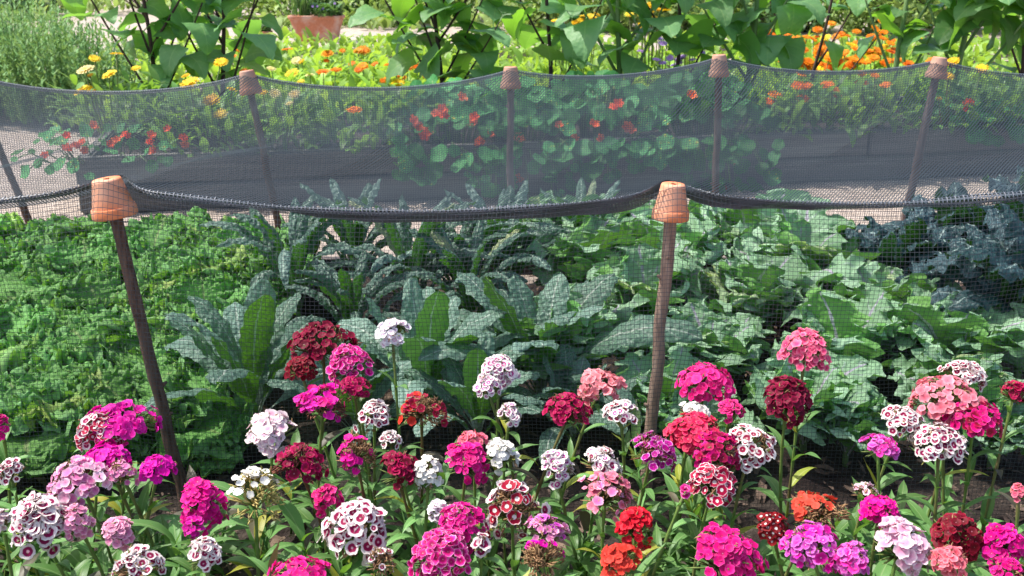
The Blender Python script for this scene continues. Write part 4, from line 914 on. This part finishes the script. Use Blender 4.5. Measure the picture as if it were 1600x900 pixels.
HP = [
 (236, 150, 6.45, 'stem_dark', 1.25, 6, 80, "dark stemmed heart leaved plant nearest the feathery shrub", .02, .8),
 (352, 150, 6.55, 'stem_dark', 1.25, 5, 46, "dark forked heart leaved plant left of the tilted pot", .02, .82),
 (688, 140, 6.75, 'stem_dark', 1.25, 7, 84, "wide forking dark plant with heart leaves left of the upright pot", -.02, .95),
 (856, 140, 7.0, 'stem_dark', 1.2, 2, 30, "heart leaved plant with one straight dark stem by the thick green stalk", 0, .9),
 (966, 140, 6.9, 'stem_green', 1.3, 4, 46, "heart leaved plant with a thick pale green stalk", 0, 1.0),
 (1053, 140, 7.05, 'stem_dark', 1.2, 2, 26, "dark single stemmed plant between thick stalk and slim back pot", 0, 1.0),
 (1165, 140, 6.95, 'stem_green', 1.2, 4, 40, "leafy green plant overhanging the slim back pot", .03, 1.0),
 (1262, 130, 7.6, 'stem_dark', 1.2, 3, 16, "thin leafed dark branching plant in front of the orange meadow", .10, .85),
 (1400, 130, 7.1, 'stem_green', 1.1, 3, 17, "small leafy plant left of the pot on the knotty stake", 0, .8),
 (1498, 130, 7.0, 'stem_green', 1.25, 4, 46, "large leaved green plant behind the pot on the knotty stake", .0, 1.1),
 (1592, 130, 7.0, 'stem_dark', 1.25, 3, 42, "dark stemmed leafy plant at the right edge", 0, 1.0)]
for i, (px, py, Y, kd, H, fk, nlf, lb, ln_, lm) in enumerate(HP): heart_plant(px, py, Y, kd, H, fk, nlf, lb, 900 + i, ln_, lm)

# ------------------------------------------------------------------ feathery shrubs at the left
def rosemary(x, y, rx, H, n, label, seed):
    global rng
    rng = r = np.random.default_rng(seed)
    root = thing("feathery_shrub", (x, y, 0), label, "shrub", "feathery shrubs on the sand")
    mb = MB(); st = MB()
    for i in range(n):
        a = r.random() * 6.28; q = math.sqrt(r.random()); b = np.array((math.cos(a) * rx * q * .75, math.sin(a) * rx * q * .75, H * .05))
        h = H * (1 - .35 * q * q) * r.uniform(.6, 1.05); d = np.array((math.cos(a) * .28 * q + r.normal() * .06, math.sin(a) * .28 * q + r.normal() * .06, 1))
        tip = b + d * h; tt = np.linspace(0, 1, 5)[:, None]
        if i % 3 == 0: tube(st, b + (tip - b) * tt, [.006, .005, .004, .003, .002], 5)
        m = int(h / .017)
        for j in range(m):
            f = (j + r.random()) / m; p = b + (tip - b) * f; L = r.uniform(.035, .075) * (1.15 - .5 * f)
            az = r.random() * 6.28; e = r.uniform(.4, 1.1); dd = np.array((math.cos(az) * math.cos(e), math.sin(az) * math.cos(e), math.sin(e))); s_ = np.array((-math.sin(az), math.cos(az), 0)) * .0075
            rd = r.random(); mb.grid(np.array([[p - s_, p + s_], [p + dd * L * .6 - s_, p + dd * L * .6 + s_], [p + dd * L - s_ * .2, p + dd * L + s_ * .2]]), np.array((.5, f, rd)))
    mb.build("foliage", M['rosemary'], root); st.build("branches", M['stem_green'], root)
rosemary(-4.35, 8.7, .95, 1.0, 420, "large feathery light green shrub at the left edge", 71)
rosemary(-3.55, 8.3, .62, .86, 260, "smaller feathery shrub beside the yellow marigolds", 72)
rosemary(-5.3, 9.6, .9, 1.02, 200, "rear feathery shrub half hidden at the left edge", 73)

# ------------------------------------------------------------------ trough, round pot and far shrubs
def tapered_trough(label):
    c = G(497, 65, 0); base = np.array((c[0], c[1], 0)); k = depth(base) / 1600
    w1, w0, h, d1, d0 = 84 * k, 62 * k, 40 * k, 40 * k, 30 * k
    root = thing("terracotta_trough", base, label, "planter")
    def ringp(w, d, z, n=40):
        a = np.linspace(0, 2 * np.pi, n, endpoint=False); c_, s_ = np.cos(a), np.sin(a)
        e = .22; return np.stack([w / 2 * np.sign(c_) * np.abs(c_) ** e, d / 2 * np.sign(s_) * np.abs(s_) ** e, np.full(n, z)], -1)
    mb = MB(); mb.grid(np.stack([ringp(w0 * .96, d0 * .96, 0), ringp(w0, d0, .012), ringp(w0 * .45 + w1 * .5, d0 * .45 + d1 * .5, h * .5), ringp(w1 * .95, d1 * .95, h * .86)]), None, 0, wrap=True); mb.build("trough_body", M['terracotta_old'], root)
    mb = MB(); mb.grid(np.stack([ringp(w1 * .94, d1 * .94, h * .855), ringp(w1 * .99, d1 * .99, h * .875), ringp(w1, d1, h * .9), ringp(w1 * 1.01, d1 * 1.01, h * .98), ringp(w1 * .99, d1 * .99, h), ringp(w1 * .9, d1 * .86, h), ringp(w1 * .88, d1 * .84, h * .9)]), None, 0, wrap=True); mb.build("rim", M['terracotta_old'], root)
    X, Y = np.meshgrid(np.linspace(-.44, .44, 12) * w1, np.linspace(-.42, .42, 8) * d1); mb = MB(); mb.grid(np.stack([X, Y, np.full_like(X, h * .93)], -1)); mb.build("soil_fill", M['soil'], root)
    return base, w1, h, d1
tb, tw, th, td = tapered_trough("weathered terracotta trough on the pale path beyond the marigolds")
def trough_plant(dx, kind, label, seed):
    global rng
    rng = r = np.random.default_rng(seed)
    base = tb + np.array((dx * tw, 0, th * .92)); root = thing("potted_plant", base, label, "plant"); mb = MB()
    if kind == 'blade':
        for i in range(90):
            b = np.array((r.normal() * .07, r.normal() * .05, 0)); L = r.uniform(.28, .55); leaf(mb, b, r.random() * 6.28, L, .009, p_blade, 3, 7, R(82 + 5 * r.normal()), R(25 + 15 * r.normal()), 1.5)
        mb.build("foliage", M['far_dark'], root)
    else:
        bush(mb, np.zeros(3), .24, .22, 260, r, .09, .3); mb.build("foliage", M['far_dark'], root)
        for q in range(7):
            p = base + np.array((r.normal() * .14, -.12 + r.normal() * .04, .1 + .12 * r.random())); fb = MB(); floret(fb, p, np.array((0, -1, .5)), .02, r); o = fb.build("flower", M['f_lilac'], root); o.location = -base
trough_plant(-.22, 'blade', "tuft of upright blades growing in the trough", 81); trough_plant(.18, 'bush', "dark leafy plant with small flowers filling the trough", 82)
g = G(412, 72, 0); k = depth(g) / 1600
root = thing("round_pot", (g[0], g[1], 0), "small round terracotta pot half hidden behind leaves beside the trough", "planter")
mb = MB(); lathe(mb, [(.006, 0), (10 * k, 0), (14 * k, 22 * k)], 32); lathe(mb, [(12.6 * k, 22.1 * k), (12 * k, 15 * k), (.006, 15 * k)], 32); mb.build("pot_body", M['terracotta_old'], root)
mb = MB(); lathe(mb, [(13.9 * k, 18 * k), (15.2 * k, 18.3 * k), (15.6 * k, 23 * k), (12.7 * k, 23 * k), (12.5 * k, 22 * k)], 32); mb.build("rim", M['terracotta_old'], root)
mb = MB(); rng = r = np.random.default_rng(83); bush(mb, np.array((0, 0, 15 * k)), .12, .25, 120, r, .08, .3); mb.build("foliage", M['far_dark'], root)
def far_shrub(px, Y, rx, H, n, mat, label, seed, L0=.16):
    global rng
    rng = r = np.random.default_rng(seed); x = P(px, 40, Y)[0]
    root = thing("garden_shrub", (x, Y, 0), label, "shrub", "shrubs beyond the far path"); mb = MB(); st = MB()
    cl = [(r.normal() * rx * .45, r.normal() * rx * .4, H * r.uniform(.25, .8), r.uniform(.3, .55) * rx) for _ in range(11)]
    for i in range(n):
        cx, cy_, cz, cr = cl[int(r.integers(len(cl)))]; d = nrm(r.normal(size=3)); p = np.array((cx, cy_, cz)) + d * cr * r.random() ** .4; p[2] = max(.03, p[2])
        L = L0 * r.uniform(.5, 1.2); leaf(mb, p, r.random() * 6.28, L, L * r.uniform(.18, .36), p_blade, 3, 4, R(40 + 30 * r.normal()), R(50 + 20 * r.normal()), 1.2)
    for cx, cy_, cz, cr in cl[:6]: tube(st, [(0, 0, 0), (cx * .5, cy_ * .5, cz * .6), (cx, cy_, cz)], [.02, .014, .006], 6)
    mb.build("foliage", M[mat], root); st.build("stems", M['stem_dark'], root)
FS = [(-60, 22, 1.5, 1.5, 'far_dark', "dark leafy shrub beyond the feathery shrubs at the far left"), (45, 24, 1.3, 1.2, 'far_dark', "dark shrub behind the large feathery shrub"), (230, 25, 1.6, 1.3, 'far', "yellow green shrub behind the dark forked stems"), (345, 23, 1.4, 1.2, 'far', "olive shrub left behind the round pot"),
      (455, 21, 1.3, 1.1, 'far', "light green shrub behind the trough's left half"), (540, 21.5, 1.2, 1.0, 'far_dark', "dark green shrub behind the trough's right end"), (600, 20.5, 1.2, .9, 'far', "loose olive shrub right of the trough beyond the path"), (700, 22, 1.5, 1.3, 'far', "yellow green shrub behind the wide forking plant"),
      (820, 19, 1.4, 1.2, 'far', "light shrub behind the straight dark stem"), (930, 19.5, 1.4, 1.2, 'far', "yellow green shrub behind the thick stalk"), (1040, 18.5, 1.3, 1.2, 'far', "pale shrub behind the lilac flowers"), (1150, 18, 1.3, 1.1, 'far_dark', "dark shrub above the slim back pot"),
      (1260, 18.5, 1.4, 1.1, 'far', "olive shrub above the orange meadow"), (1370, 18, 1.4, 1.1, 'far', "yellow green shrub beyond the densest orange blooms"), (1480, 18.5, 1.4, 1.3, 'far_dark', "dark shrub behind the large leaved green plant"), (1600, 18, 1.4, 1.2, 'far', "olive shrub beyond the right edge stems")]
for i, (px, Y, rx, H, m, lb) in enumerate(FS): far_shrub(px, Y, rx, H, 1500, m, lb, 600 + i)
rng = r = np.random.default_rng(62); mb = MB()
for i in range(5200):
    y = r.uniform(18.5, 34); x = r.uniform(-.62 * y, .62 * y)
    if x < -4.2 and y < 26 and x > -9.5: continue
    L = r.uniform(.2, .5); leaf(mb, np.array((x, y, .02)), r.random() * 6.28, L, L * r.uniform(.1, .25), p_blade, 3, 4, R(65 + 15 * r.normal()), R(50 + 25 * r.normal()), 1.2)
tag(mb.build("far_ground_cover", M['far']), kind='stuff')
